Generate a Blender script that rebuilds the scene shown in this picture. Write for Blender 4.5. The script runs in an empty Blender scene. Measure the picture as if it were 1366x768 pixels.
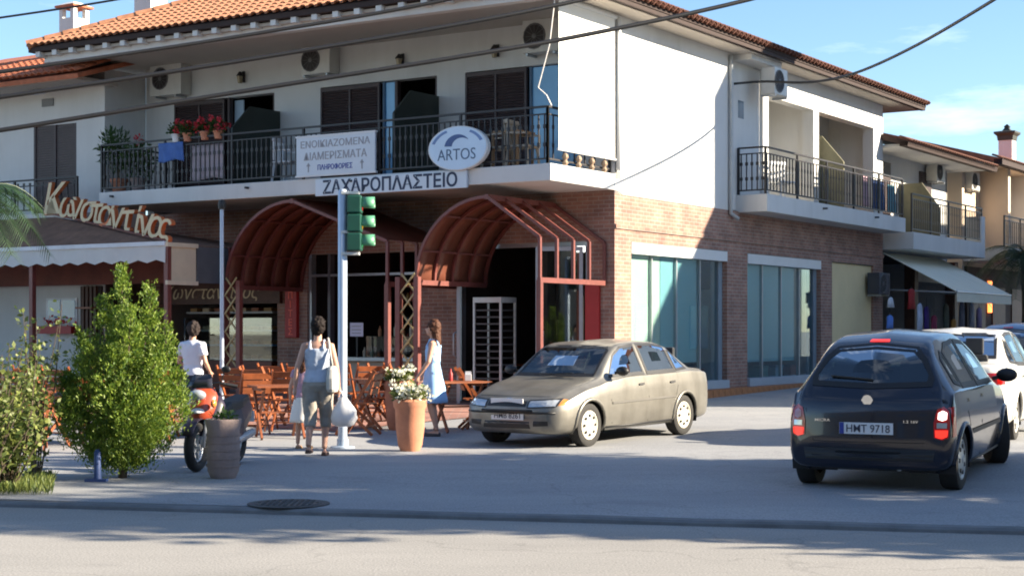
import bpy, math, random
from mathutils import Vector, Matrix, noise
from mathutils.bvhtree import BVHTree
R = math.radians
random.seed(7)
sc = bpy.context.scene
COL = sc.collection

# ---------------------------------------------------------------- camera
FPX, EYE, HORIZON = 2151.0, 1.6, 442.0
cam_d = bpy.data.cameras.new('camera'); cam = bpy.data.objects.new('camera', cam_d); COL.objects.link(cam)
cam.location = (0, 0, EYE); cam.rotation_euler = (R(90), 0, 0)
cam_d.sensor_width = 36; cam_d.lens = 36*FPX/1366; cam_d.shift_y = (HORIZON-384)/1366
cam_d.clip_start = .1; cam_d.clip_end = 5000
sc.camera = cam

# ---------------------------------------------------------------- light
SUN_EL, SUN_PHI = 24.0, 7.0          # sun from the right, a little towards the camera
sx, sy, sz = math.cos(R(SUN_EL))*math.cos(R(SUN_PHI)), -math.cos(R(SUN_EL))*math.sin(R(SUN_PHI)), math.sin(R(SUN_EL))
world = bpy.data.worlds.new('World'); sc.world = world; world.use_nodes = True
nt = world.node_tree; nt.nodes.clear()
out = nt.nodes.new('ShaderNodeOutputWorld'); bg = nt.nodes.new('ShaderNodeBackground')
sky = nt.nodes.new('ShaderNodeTexSky'); sky.sky_type = 'NISHITA'; sky.sun_disc = False
sky.sun_elevation = R(SUN_EL); sky.sun_rotation = math.atan2(sx, sy)
sky.air_density = 1.0; sky.dust_density = .15; sky.ozone_density = 4.0
tc = nt.nodes.new('ShaderNodeTexCoord'); mp = nt.nodes.new('ShaderNodeMapping'); mp.inputs['Scale'].default_value = (1.6, 1.6, 7)
nz = nt.nodes.new('ShaderNodeTexNoise'); nz.inputs['Scale'].default_value = 2.6; nz.inputs['Detail'].default_value = 7; nz.inputs['Roughness'].default_value = .62
rp = nt.nodes.new('ShaderNodeValToRGB'); rp.color_ramp.elements[0].position = .52; rp.color_ramp.elements[1].position = .82
rp.color_ramp.elements[1].color = (.55, .55, .55, 1)
mx = nt.nodes.new('ShaderNodeMixRGB'); mx.inputs[2].default_value = (9.5, 10, 10.6, 1)
L = nt.links.new
L(tc.outputs['Generated'], mp.inputs[0]); L(mp.outputs[0], nz.inputs['Vector']); L(nz.outputs[0], rp.inputs[0])
L(rp.outputs[0], mx.inputs[0]); L(sky.outputs[0], mx.inputs[1]); L(mx.outputs[0], bg.inputs[0]); L(bg.outputs[0], out.inputs[0])
bg.inputs[1].default_value = .07
sun_d = bpy.data.lights.new('sun', 'SUN'); sun_d.energy = 5.0; sun_d.angle = R(.5); sun_d.color = (1, .87, .68)
sun = bpy.data.objects.new('sun', sun_d); COL.objects.link(sun)
sun.rotation_euler = Vector((-sx, -sy, -sz)).to_track_quat('-Z', 'Y').to_euler()
vs = sc.view_settings
vs.view_transform = 'Standard'; vs.look = 'None'; vs.gamma = 1; vs.use_curve_mapping = False; vs.exposure = 1.8
sc.cycles.max_bounces = 8; sc.cycles.transparent_max_bounces = 16; sc.cycles.use_denoising = True
sc.cycles.filter_width = 1.9
sc.cycles.caustics_reflective = False; sc.cycles.caustics_refractive = False

# ---------------------------------------------------------------- helpers: tags, meshes
def tag(o, label=None, cat=None, group=None, kind=None):
    if label: o['label'] = label
    if cat: o['category'] = cat
    if group: o['group'] = group
    if kind: o['kind'] = kind
    return o

def thing(name, label, cat, loc=(0, 0, 0), rz=0, group=None):
    o = bpy.data.objects.new(name, None); COL.objects.link(o); o.empty_display_size = .1
    o.location = loc; o.rotation_euler = (0, 0, rz)
    return tag(o, label, cat, group)

def copy_tree(o, parent=None):
    c = o.copy(); COL.objects.link(c)
    if parent: c.parent = parent
    for ch in o.children: copy_tree(ch, c)
    return c

class MB:
    def __init__(s): s.v = []; s.f = []
    def add(s, vs, fs):
        n = len(s.v); s.v += [tuple(p) for p in vs]; s.f += [tuple(i+n for i in f) for f in fs]; return s
    def box(s, x0, y0, z0, x1, y1, z1, M=None):
        vs = [Vector((x, y, z)) for z in (z0, z1) for y in (y0, y1) for x in (x0, x1)]
        if M is not None: vs = [M @ p for p in vs]
        return s.add(vs, [(0, 2, 3, 1), (4, 5, 7, 6), (0, 1, 5, 4), (2, 6, 7, 3), (0, 4, 6, 2), (1, 3, 7, 5)])
    def bar(s, a, b, w, h, up=(0, 0, 1)):
        a, b = Vector(a), Vector(b); d = (b-a).normalized(); u = Vector(up)
        sd = d.cross(u)
        if sd.length < 1e-4: sd = d.cross(Vector((1, 0, 0)))
        sd.normalize(); u = sd.cross(d)
        vs = [p+sd*i*w/2+u*j*h/2 for p in (a, b) for i, j in ((-1, -1), (1, -1), (1, 1), (-1, 1))]
        return s.add(vs, [(0, 1, 2, 3), (7, 6, 5, 4), (0, 4, 5, 1), (1, 5, 6, 2), (2, 6, 7, 3), (3, 7, 4, 0)])
    def tube(s, pts, r, n=6, cap=True):
        pts = [Vector(p) for p in pts]; rs = r if isinstance(r, (list, tuple)) else [r]*len(pts)
        rings = []; ref = None
        for i, p in enumerate(pts):
            d = (pts[min(i+1, len(pts)-1)]-pts[max(i-1, 0)]).normalized()
            if ref is None: ref = d.orthogonal().normalized()
            else:
                ref = ref-d*ref.dot(d); ref = ref.normalized() if ref.length > 1e-5 else d.orthogonal().normalized()
            b = d.cross(ref)
            rings.append([p+(ref*math.cos(2*math.pi*k/n)+b*math.sin(2*math.pi*k/n))*rs[i] for k in range(n)])
        return s.loft(rings, cap)
    def cyl(s, a, b, r0, r1=None, n=12): return s.tube([a, b], [r0, r0 if r1 is None else r1], n)
    def loft(s, rings, cap=True, closed=True):
        n = len(rings[0]); vs = [p for r in rings for p in r]; fs = []
        for i in range(len(rings)-1):
            for k in range(n if closed else n-1):
                a, b = i*n+k, i*n+(k+1) % n; fs.append((a, b, b+n, a+n))
        if cap: fs.append(tuple(range(n-1, -1, -1))); fs.append(tuple(range((len(rings)-1)*n, len(rings)*n)))
        return s.add(vs, fs)
    def lathe(s, prof, n=16, c=(0, 0, 0), sx=1, sy=1):
        return s.loft([[(c[0]+r*sx*math.cos(2*math.pi*k/n), c[1]+r*sy*math.sin(2*math.pi*k/n), c[2]+z) for k in range(n)] for r, z in prof])
    def ball(s, c, rx, ry=None, rz=None, n=10, m=7, M=None):
        ry = rx if ry is None else ry; rz = rx if rz is None else rz
        rings = []
        for j in range(m+1):
            a = -math.pi/2+math.pi*j/m; q = max(math.cos(a), .02)
            rings.append([Vector((rx*q*math.cos(2*math.pi*k/n), ry*q*math.sin(2*math.pi*k/n), rz*math.sin(a))) for k in range(n)])
        if M is not None: rings = [[M @ p for p in r] for r in rings]
        c = Vector(c); return s.loft([[p+c for p in r] for r in rings])
    def prism(s, poly, ax, a, b):
        def P(p, t): return {'x': (t, p[0], p[1]), 'y': (p[0], t, p[1]), 'z': (p[0], p[1], t)}[ax]
        return s.loft([[P(p, a) for p in poly], [P(p, b) for p in poly]])
    def grid(s, fn, nu, nv):
        vs = [fn(i/nu, j/nv) for j in range(nv+1) for i in range(nu+1)]
        return s.add(vs, [(j*(nu+1)+i, j*(nu+1)+i+1, (j+1)*(nu+1)+i+1, (j+1)*(nu+1)+i) for j in range(nv) for i in range(nu)])
    def leaf(s, p, size, asp=.5, d=None, bend=0):
        d = Vector(d) if d is not None else Vector((random.gauss(0, 1), random.gauss(0, 1), random.gauss(0, 1)))
        d = d.normalized(); q = d.cross(Vector((random.gauss(0, 1), random.gauss(0, 1), random.gauss(0, 1))))
        if q.length < 1e-4: q = d.orthogonal()
        q = q.normalized()*size*asp/2; p = Vector(p); m = p+d*size*.5
        return s.add([p, m+q, p+d*size, m-q], [(0, 1, 2, 3)])
    def mesh(s, name):
        me = bpy.data.meshes.new(name); me.from_pydata(s.v, [], s.f); me.update(); return me
    def build(s, name, mat, parent=None, smooth=False, bevel=0, loc=None, label=None, kind=None, fix=True):
        me = s.mesh(name)
        if fix:
            import bmesh
            bm = bmesh.new(); bm.from_mesh(me); bmesh.ops.recalc_face_normals(bm, faces=bm.faces); bm.to_mesh(me); bm.free()
        o = bpy.data.objects.new(name, me); COL.objects.link(o)
        if mat: me.materials.append(mat)
        if parent: o.parent = parent
        if loc: o.location = loc
        if smooth: me.shade_smooth()
        if bevel:
            b = o.modifiers.new('bevel', 'BEVEL'); b.width = bevel; b.segments = 2; b.limit_method = 'ANGLE'; b.angle_limit = R(50)
        if smooth == 'auto':
            me.set_sharp_from_angle(angle=R(40))
        tag(o, label, kind=kind)
        return o

def box_part(name, mat, parent, x0, y0, z0, x1, y1, z1, bevel=0, **k):
    return MB().box(x0, y0, z0, x1, y1, z1).build(name, mat, parent, bevel=bevel, fix=False, **k)

def text_mesh(txt, w=None, h=None, ext=.004, shear=0, offset=0, font_space=1):
    c = bpy.data.curves.new('t', 'FONT'); c.body = txt; c.extrude = ext; c.shear = shear; c.offset = offset
    c.align_x = 'CENTER'; c.space_character = font_space; c.resolution_u = 4
    o = bpy.data.objects.new('t', c); COL.objects.link(o)
    bpy.context.view_layer.update()
    me = bpy.data.meshes.new_from_object(o.evaluated_get(bpy.context.evaluated_depsgraph_get()))
    bpy.data.objects.remove(o); bpy.data.curves.remove(c)
    xs = [v.co.x for v in me.vertices]; ys = [v.co.y for v in me.vertices]
    if not xs: return me
    x0, x1, y0, y1 = min(xs), max(xs), min(ys), max(ys)
    kx = w/(x1-x0) if w else None; ky = h/(y1-y0) if h else None
    kx = kx or ky; ky = ky or kx
    for v in me.vertices: v.co.x = (v.co.x-(x0+x1)/2)*kx; v.co.y = (v.co.y-(y0+y1)/2)*ky
    return me

def text_part(txt, mat, parent, M, w=None, h=None, ext=.004, shear=0, offset=0, name='lettering', space=1):
    me = text_mesh(txt, w, h, ext, shear, offset, space); me.transform(M)
    o = bpy.data.objects.new(name, me); COL.objects.link(o); me.materials.clear(); me.materials.append(mat)
    if parent: o.parent = parent
    return o

# ---------------------------------------------------------------- materials
MATS = {}
def M(name, col, rough=.7, var=.12, scale=3.0, bump=0, bscale=40, metal=0, coat=0, spec=.5, trans=0, stain=0, emis=0):
    if name in MATS: return MATS[name]
    m = bpy.data.materials.new(name); m.use_nodes = True; t = m.node_tree; b = t.nodes['Principled BSDF']
    b.inputs['Roughness'].default_value = rough; b.inputs['Metallic'].default_value = metal
    b.inputs['Coat Weight'].default_value = coat; b.inputs['Coat Roughness'].default_value = .06; b.inputs['Specular IOR Level'].default_value = spec
    tc = t.nodes.new('ShaderNodeTexCoord')
    n = t.nodes.new('ShaderNodeTexNoise'); n.inputs['Scale'].default_value = scale; n.inputs['Detail'].default_value = 6; n.inputs['Roughness'].default_value = .65
    t.links.new(tc.outputs['Object'], n.inputs['Vector'])
    r = t.nodes.new('ShaderNodeValToRGB'); e = r.color_ramp.elements
    e[0].position = .3; e[1].position = .72
    e[0].color = tuple(c*(1-var) for c in col)+(1,); e[1].color = tuple(min(1, c*(1+var)) for c in col)+(1,)
    t.links.new(n.outputs[0], r.inputs[0]); src = r.outputs[0]
    if stain:
        n2 = t.nodes.new('ShaderNodeTexNoise'); n2.inputs['Scale'].default_value = scale*.35; n2.inputs['Detail'].default_value = 8; n2.inputs['Roughness'].default_value = .7
        mpn = t.nodes.new('ShaderNodeMapping'); mpn.inputs['Scale'].default_value = (2.2, 2.2, .35)
        t.links.new(tc.outputs['Object'], mpn.inputs[0]); t.links.new(mpn.outputs[0], n2.inputs['Vector'])
        r2 = t.nodes.new('ShaderNodeValToRGB'); r2.color_ramp.elements[0].position = .45; r2.color_ramp.elements[1].position = .75
        r2.color_ramp.elements[0].color = (1, 1, 1, 1); r2.color_ramp.elements[1].color = (1-stain, 1-stain*1.05, 1-stain*1.15, 1)
        t.links.new(n2.outputs[0], r2.inputs[0])
        mm = t.nodes.new('ShaderNodeMixRGB'); mm.blend_type = 'MULTIPLY'; mm.inputs[0].default_value = 1
        t.links.new(src, mm.inputs[1]); t.links.new(r2.outputs[0], mm.inputs[2]); src = mm.outputs[0]
    t.links.new(src, b.inputs['Base Color'])
    if bump:
        nb = t.nodes.new('ShaderNodeTexNoise'); nb.inputs['Scale'].default_value = bscale; nb.inputs['Detail'].default_value = 4
        t.links.new(tc.outputs['Object'], nb.inputs['Vector'])
        bp = t.nodes.new('ShaderNodeBump'); bp.inputs['Strength'].default_value = bump; bp.inputs['Distance'].default_value = .02
        t.links.new(nb.outputs[0], bp.inputs['Height']); t.links.new(bp.outputs[0], b.inputs['Normal'])
    if trans:
        o = t.nodes['Material Output']; tr = t.nodes.new('ShaderNodeBsdfTranslucent'); mixs = t.nodes.new('ShaderNodeMixShader')
        mixs.inputs[0].default_value = trans; t.links.new(src, tr.inputs[0]); t.links.new(b.outputs[0], mixs.inputs[1]); t.links.new(tr.outputs[0], mixs.inputs[2])
        t.links.new(mixs.outputs[0], o.inputs[0])
    if emis:
        b.inputs['Emission Color'].default_value = tuple(col)+(1,); b.inputs['Emission Strength'].default_value = emis
    MATS[name] = m; return m

def leaf_mat(name, c0, c1, rough=.55, trans=.35):
    m = bpy.data.materials.new(name); m.use_nodes = True; t = m.node_tree; b = t.nodes['Principled BSDF']; b.inputs['Roughness'].default_value = rough
    g = t.nodes.new('ShaderNodeNewGeometry'); r = t.nodes.new('ShaderNodeValToRGB')
    r.color_ramp.elements[0].color = tuple(c0)+(1,); r.color_ramp.elements[1].color = tuple(c1)+(1,)
    t.links.new(g.outputs['Random Per Island'], r.inputs[0]); t.links.new(r.outputs[0], b.inputs['Base Color'])
    tr = t.nodes.new('ShaderNodeBsdfTranslucent'); mixs = t.nodes.new('ShaderNodeMixShader'); mixs.inputs[0].default_value = trans
    t.links.new(r.outputs[0], tr.inputs[0]); t.links.new(b.outputs[0], mixs.inputs[1]); t.links.new(tr.outputs[0], mixs.inputs[2])
    t.links.new(mixs.outputs[0], t.nodes['Material Output'].inputs[0]); MATS[name] = m; return m

def glass_mat(name, tint=(.8, .85, .87), refl=.1, rough=.02, k=.75):
    m = bpy.data.materials.new(name); m.use_nodes = True; t = m.node_tree; t.nodes.remove(t.nodes['Principled BSDF'])
    tr = t.nodes.new('ShaderNodeBsdfTransparent'); tr.inputs[0].default_value = tuple(tint)+(1,)
    gl = t.nodes.new('ShaderNodeBsdfGlossy'); gl.inputs['Roughness'].default_value = rough; gl.inputs[0].default_value = (.9, .93, .95, 1)
    fr = t.nodes.new('ShaderNodeLayerWeight'); fr.inputs[0].default_value = .3
    ad = t.nodes.new('ShaderNodeMath'); ad.operation = 'MULTIPLY_ADD'; ad.inputs[1].default_value = k; ad.inputs[2].default_value = refl
    ad.use_clamp = True
    mixs = t.nodes.new('ShaderNodeMixShader')
    t.links.new(fr.outputs['Fresnel'], ad.inputs[0]); t.links.new(ad.outputs[0], mixs.inputs[0]); t.links.new(tr.outputs[0], mixs.inputs[1]); t.links.new(gl.outputs[0], mixs.inputs[2])
    t.links.new(mixs.outputs[0], t.nodes['Material Output'].inputs[0]); MATS[name] = m; return m

def brick_mat(name, c1, c2, mortar, bw=.23, bh=.075, ax='xy'):
    m = bpy.data.materials.new(name); m.use_nodes = True; t = m.node_tree; b = t.nodes['Principled BSDF']; b.inputs['Roughness'].default_value = .85
    tc = t.nodes.new('ShaderNodeTexCoord'); sp = t.nodes.new('ShaderNodeSeparateXYZ'); cb = t.nodes.new('ShaderNodeCombineXYZ'); ad = t.nodes.new('ShaderNodeMath')
    L = t.links.new
    L(tc.outputs['Object'], sp.inputs[0]); L(sp.outputs[0], ad.inputs[0]); L(sp.outputs[1], ad.inputs[1])
    if ax == 'xy': L(ad.outputs[0], cb.inputs[0]); L(sp.outputs[2], cb.inputs[1])
    else: L(sp.outputs[0], cb.inputs[0]); L(sp.outputs[1], cb.inputs[1])
    br = t.nodes.new('ShaderNodeTexBrick'); br.inputs['Scale'].default_value = 1; br.inputs['Brick Width'].default_value = bw; br.inputs['Row Height'].default_value = bh
    br.inputs['Mortar Size'].default_value = .007; br.inputs['Color1'].default_value = c1+(1,); br.inputs['Color2'].default_value = c2+(1,); br.inputs['Mortar'].default_value = mortar+(1,)
    br.inputs['Mortar Smooth'].default_value = .2; br.inputs['Bias'].default_value = -.1
    L(cb.outputs[0], br.inputs['Vector'])
    n = t.nodes.new('ShaderNodeTexNoise'); n.inputs['Scale'].default_value = 2.2; n.inputs['Detail'].default_value = 7; L(tc.outputs['Object'], n.inputs['Vector'])
    r = t.nodes.new('ShaderNodeValToRGB'); r.color_ramp.elements[0].color = (.68, .68, .7, 1); r.color_ramp.elements[1].color = (1.25, 1.22, 1.2, 1)
    r.color_ramp.elements[0].position = .3; r.color_ramp.elements[1].position = .7
    L(n.outputs[0], r.inputs[0]); mm = t.nodes.new('ShaderNodeMixRGB'); mm.blend_type = 'MULTIPLY'; mm.inputs[0].default_value = 1
    L(br.outputs['Color'], mm.inputs[1]); L(r.outputs[0], mm.inputs[2]); L(mm.outputs[0], b.inputs['Base Color'])
    bp = t.nodes.new('ShaderNodeBump'); bp.inputs['Strength'].default_value = .6; bp.inputs['Distance'].default_value = .01; bp.invert = True
    L(br.outputs['Fac'], bp.inputs['Height']); L(bp.outputs[0], b.inputs['Normal']); MATS[name] = m; return m

PLASTER = M('white_plaster', (.61, .605, .585), .85, .05, .8, .15, 60, stain=.16)
CREAM = M('cream_plaster', (.72, .58, .33), .85, .06, 1.2, .1, 60)
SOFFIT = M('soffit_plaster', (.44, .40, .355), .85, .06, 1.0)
BRICK = brick_mat('facade_brick', (.33, .185, .135), (.24, .13, .10), (.35, .30, .26))
PATIO = brick_mat('patio_tile', (.34, .17, .13), (.28, .14, .11), (.30, .25, .22), .3, .3, 'flat')
TILE = M('roof_tile', (.42, .19, .10), .8, .3, 5, .2, 30, stain=.25)
TILE_SHADE = M('shaded_tile', (.13, .05, .032), .9, .4, 8, .2, 30, stain=.3)  # shade on the eave tile ends, put into the tile colour
TILE_DK = M('roof_tile_red', (.42, .13, .06), .8, .3, 5, .2, 30, stain=.2)
WOOD_DK = M('dark_eave_wood', (.026, .011, .008), .75, .3, 6)
SHUT = M('brown_shutter', (.055, .035, .035), .55, .2, 5)
SHUT_L = M('tan_shutter', (.34, .19, .11), .6, .15, 5)
IRON = M('black_iron', (.018, .016, .018), .5, .2, 10)
FRAME_R = M('red_brown_steel', (.16, .045, .036), .45, .18, 6)
VAULT = M('bronze_panel', (.23, .08, .05), .4, .25, 2, trans=.35, stain=.25)
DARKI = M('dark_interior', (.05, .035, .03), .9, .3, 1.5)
DARKW = M('dark_wood', (.09, .04, .025), .6, .3, 5)
ALU = M('aluminium', (.42, .44, .46), .38, .08, 5, metal=.6)
WHITEP = M('white_paint', (.62, .63, .63), .5, .05, 3)
SIGNW = M('sign_face', (.56, .62, .68), .35, .03, 2)
NAVY = M('navy_print', (.01, .02, .06), .5, .05)
GREYP = M('grey_print', (.30, .30, .32), .5, .05)
BLUEP = M('blue_print', (.03, .05, .28), .5, .05)
GLASS = glass_mat('shop_glass', (.86, .96, .97), .02, .02, .35)
GLASSC = glass_mat('clear_glass', (.85, .9, .9), .06)
GLASSB = M('curtained_glass', (.13, .33, .55), .08, .15, 1.2, spec=.8)
BLIND = M('teal_blind', (.27, .44, .46), .6, .06, 2)
BLINDW = M('pale_blind', (.60, .62, .48), .6, .06, 2)
AC_W = M('appliance_white', (.58, .57, .53), .5, .06, 5, stain=.12)
BLACK = M('black_plastic', (.012, .012, .013), .5, .1)
ORANGE_T = M('orange_tile', (.40, .15, .05), .6, .25, 6)
CHAIRW = M('varnished_wood', (.25, .07, .022), .42, .3, 9)
TABLEW = M('table_wood', (.24, .075, .03), .45, .25, 8)
TERRA = M('terracotta', (.50, .21, .12), .85, .14, 6, .1, 40, stain=.15)
STONEP = M('grey_pot', (.30, .23, .21), .9, .14, 6, .2, 40, stain=.2)
FABW = M('awning_cloth', (.66, .64, .56), .8, .06, 2, trans=.15)
FABG = M('green_awning', (.80, .78, .64), .8, .05, 2, trans=.15)
RED = M('red_sign', (.36, .015, .015), .5, .1)
REDL = M('red_letters', (.9, .14, .08), .5, .1)
GOLD = M('cream_letter', (.62, .50, .30), .5, .1)
ORL = M('orange_letter_side', (.62, .16, .05), .5, .1)
RUBBER = M('tyre_rubber', (.022, .021, .02), .8, .2, 20)
ROPE = M('pale_cord', (.7, .66, .6), .8, .05)
LEAF = leaf_mat('leaf_green', (.02, .055, .012), (.06, .12, .025))
LEAF_P = leaf_mat('palm_green', (.012, .035, .012), (.03, .065, .02), .5, .15)
LEAF_Y = leaf_mat('conifer_green', (.04, .11, .012), (.26, .34, .04))
LEAF_D = leaf_mat('dry_leaf', (.05, .09, .018), (.22, .25, .06))
PETAL_R = leaf_mat('red_petal', (.45, .02, .03), (.7, .06, .08), .6, .3)
PETAL_W = leaf_mat('white_petal', (.6, .6, .45), (.8, .8, .7), .6, .3)
BARK = M('bark', (.10, .075, .05), .9, .3, 12, .4, 30)
# ---------------------------------------------------------------- site geometry
CX, CY, CA = 1.91, 30.0, R(-32.6)
ca, sa = math.cos(CA), math.sin(CA)
def W(lx, ly, z=0): return Vector((CX+ca*lx-sa*ly, CY+sa*lx+ca*ly, z))
def Lc(X, Y): return (ca*(X-CX)+sa*(Y-CY), -sa*(X-CX)+ca*(Y-CY))
def fx(px, ly):          # lx on the plane ly = const seen at photo column px
    k = (px-683)/FPX; a = W(0, ly); return (k*a.y-a.x)/(ca-k*sa)
def fy(px, lx):          # ly on the plane lx = const
    k = (px-683)/FPX; a = W(lx, 0); return (k*a.y-a.x)/(-sa-k*ca)
def fz(py, lx, ly): return EYE+(HORIZON-py)*W(lx, ly).y/FPX
def ss(t): t = max(0, min(1, t)); return t*t*(3-2*t)
PROF = [(13, .045), (18, .07), (22, .085), (25, .14), (31, .21), (38, .36), (60, .75), (140, 2.0)]
def gz(X, Y):
    z = PROF[0][1]
    for (a, za), (b, zb) in zip(PROF, PROF[1:]):
        if Y >= a: z = za+(zb-za)*min(1, (Y-a)/(b-a))
    return z+.1*ss((X-3.2)/2.5)*ss((Y-15.5)/3)*(1-ss((Y-20)/5))
def G(px, py):
    Y = 20.0
    for _ in range(40):
        X = (px-683)/FPX*Y; Y = .5*Y+.5*(EYE-gz(X, Y))*FPX/(py-HORIZON)
    X = (px-683)/FPX*Y
    return Vector((X, Y, gz(X, Y)))
def kerbY(X): return 13.64-.234*X

def asphalt(name, c0, c1, big=.5):
    m = bpy.data.materials.new(name); m.use_nodes = True; t = m.node_tree; b = t.nodes['Principled BSDF']; b.inputs['Roughness'].default_value = .88
    L = t.links.new
    tc = t.nodes.new('ShaderNodeTexCoord')
    n1 = t.nodes.new('ShaderNodeTexNoise'); n1.inputs['Scale'].default_value = big; n1.inputs['Detail'].default_value = 9; n1.inputs['Roughness'].default_value = .68
    mp = t.nodes.new('ShaderNodeMapping'); mp.inputs['Scale'].default_value = (.45, 1.2, 1); mp.inputs['Rotation'].default_value = (0, 0, R(13))
    L(tc.outputs['Object'], mp.inputs[0]); L(mp.outputs[0], n1.inputs['Vector'])
    r1 = t.nodes.new('ShaderNodeValToRGB'); r1.color_ramp.elements[0].position = .32; r1.color_ramp.elements[1].position = .7
    r1.color_ramp.elements[0].color = c0+(1,); r1.color_ramp.elements[1].color = c1+(1,); L(n1.outputs[0], r1.inputs[0])
    n2 = t.nodes.new('ShaderNodeTexNoise'); n2.inputs['Scale'].default_value = 55; n2.inputs['Detail'].default_value = 3; L(tc.outputs['Object'], n2.inputs['Vector'])
    r2 = t.nodes.new('ShaderNodeValToRGB'); r2.color_ramp.elements[0].position = .35; r2.color_ramp.elements[1].position = .65
    r2.color_ramp.elements[0].color = (.78, .78, .78, 1); r2.color_ramp.elements[1].color = (1.15, 1.15, 1.15, 1); L(n2.outputs[0], r2.inputs[0])
    vo = t.nodes.new('ShaderNodeTexVoronoi'); vo.feature = 'DISTANCE_TO_EDGE'; vo.inputs['Scale'].default_value = .33
    n3 = t.nodes.new('ShaderNodeTexNoise'); n3.inputs['Scale'].default_value = 1.3; n3.inputs['Detail'].default_value = 5; L(tc.outputs['Object'], n3.inputs['Vector'])
    va = t.nodes.new('ShaderNodeVectorMath'); va.operation = 'ADD'; L(tc.outputs['Object'], va.inputs[0]); L(n3.outputs['Color'], va.inputs[1]); L(va.outputs[0], vo.inputs['Vector'])
    r3 = t.nodes.new('ShaderNodeValToRGB'); r3.color_ramp.elements[0].position = .0; r3.color_ramp.elements[1].position = .006
    r3.color_ramp.elements[0].color = (.80, .80, .80, 1); r3.color_ramp.elements[1].color = (1, 1, 1, 1); L(vo.outputs['Distance'], r3.inputs[0])
    m1 = t.nodes.new('ShaderNodeMixRGB'); m1.blend_type = 'MULTIPLY'; m1.inputs[0].default_value = 1; L(r1.outputs[0], m1.inputs[1]); L(r2.outputs[0], m1.inputs[2])
    m2 = t.nodes.new('ShaderNodeMixRGB'); m2.blend_type = 'MULTIPLY'; m2.inputs[0].default_value = 1; L(m1.outputs[0], m2.inputs[1]); L(r3.outputs[0], m2.inputs[2])
    n4 = t.nodes.new('ShaderNodeTexNoise'); n4.inputs['Scale'].default_value = .8; n4.inputs['Detail'].default_value = 4; n4.inputs['Distortion'].default_value = .6; L(tc.outputs['Object'], n4.inputs['Vector'])
    r4 = t.nodes.new('ShaderNodeValToRGB'); r4.color_ramp.elements[0].position = .60; r4.color_ramp.elements[1].position = .72; r4.color_ramp.elements[0].color = (1, 1, 1, 1); r4.color_ramp.elements[1].color = (.84, .84, .85, 1); L(n4.outputs[0], r4.inputs[0])
    m3 = t.nodes.new('ShaderNodeMixRGB'); m3.blend_type = 'MULTIPLY'; m3.inputs[0].default_value = 1; L(m2.outputs[0], m3.inputs[1]); L(r4.outputs[0], m3.inputs[2])
    L(m3.outputs[0], b.inputs['Base Color'])
    bp = t.nodes.new('ShaderNodeBump'); bp.inputs['Strength'].default_value = .35; bp.inputs['Distance'].default_value = .008; L(n2.outputs[0], bp.inputs['Height']); L(bp.outputs[0], b.inputs['Normal'])
    MATS[name] = m; return m
ROADM = asphalt('road_asphalt', (.245, .236, .22), (.315, .302, .282))
PAVEM = asphalt('forecourt_asphalt', (.24, .247, .258), (.315, .318, .322))
KERBM = M('kerb_concrete', (.15, .155, .16), .9, .25, 3, .2, 40)

# terrain, road, forecourt (with the side street) and kerb
tag(MB().add([(-900, -600, -.25), (900, -600, -.25), (900, 1500, -.25), (-900, 1500, -.25)], [(0, 1, 2, 3)]).build('terrain', M('dry_earth', (.2, .17, .12), .95, .2, .3), fix=False), kind='structure')
road = MB()
road.grid(lambda u, v: (-120+240*u, kerbY(-120+240*u)-9.5*(1-v), 0), 8, 2)
tag(road.build('road', ROADM, fix=False), kind='structure')
fc = MB(); ys = [0, .05, .5, 1, 2, 3, 4, 5, 6, 7, 8, 9, 10, 11, 12, 13, 14, 16, 18, 20, 24, 28, 34, 40, 60, 90, 125]; xs = [-110, -60, -30, -20]+[-14+i for i in range(41)]+[30, 45, 70, 110]
vsx = []
for y in ys:
    for x in xs: Y = kerbY(x)+.14+y; vsx.append((x, Y, gz(x, max(Y, 13))))
nx = len(xs)
fc.add(vsx, [(j*nx+i, j*nx+i+1, (j+1)*nx+i+1, (j+1)*nx+i) for j in range(len(ys)-1) for i in range(nx-1)])
tag(fc.build('forecourt_and_side_street', PAVEM, fix=False, smooth=True), kind='structure')
kb = MB(); kx = [-110, -30]+[-12+.9*i for i in range(28)]+[30, 110]
rings = []
for x in kx:
    y = kerbY(x); w = .006*math.sin(x*3.1)
    rings.append([(x, y-.02, -.05), (x, y+w*.5, .028+w), (x, y+.03, .047+w*.6), (x, y+.15, .05+w*.5), (x, y+.17, -.05)])
kb.loft(rings, True); tag(kb.build('kerb', KERBM), kind='structure')
# low verge of the far side of the main road, behind the camera
tag(MB().box(-120, -60, -.05, 120, 2.2, .1).build('far_pavement', PAVEM), kind='structure')

tp = MB(); 
def patio_pt(u, v):
    p = W(-11.8+11.3*u, -7.6+7.5*v); return (p.x, p.y, gz(p.x, p.y)+.012)
tp.grid(patio_pt, 30, 20)
tag(tp.build('patio_paving', PATIO, fix=False, smooth=True), kind='structure')

mh = thing('manhole_cover', 'round rusty iron manhole cover set in the forecourt near the kerb', 'manhole cover', G(385, 672)+Vector((0, 0, .004)))
MANH = M('rusty_iron', (.06, .06, .062), .7, .35, 14, .6, 25)
MB().lathe([(.37, .0), (.37, .006), (.35, .008), (.30, .006)], 28).build('frame_ring', MANH, mh, smooth='auto')
mlid = MB().lathe([(.30, .0), (.30, .010), (.01, .010)], 28).build('lid', MANH, mh, smooth='auto')
st = MB()
for i in range(-5, 6):
    for j in range(-5, 6):
        if i*i+j*j < 26: st.box(i*.052-.014, j*.052-.014, .010, i*.052+.014, j*.052+.014, .016)
st.build('tread_pattern', MANH, mlid)

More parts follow.
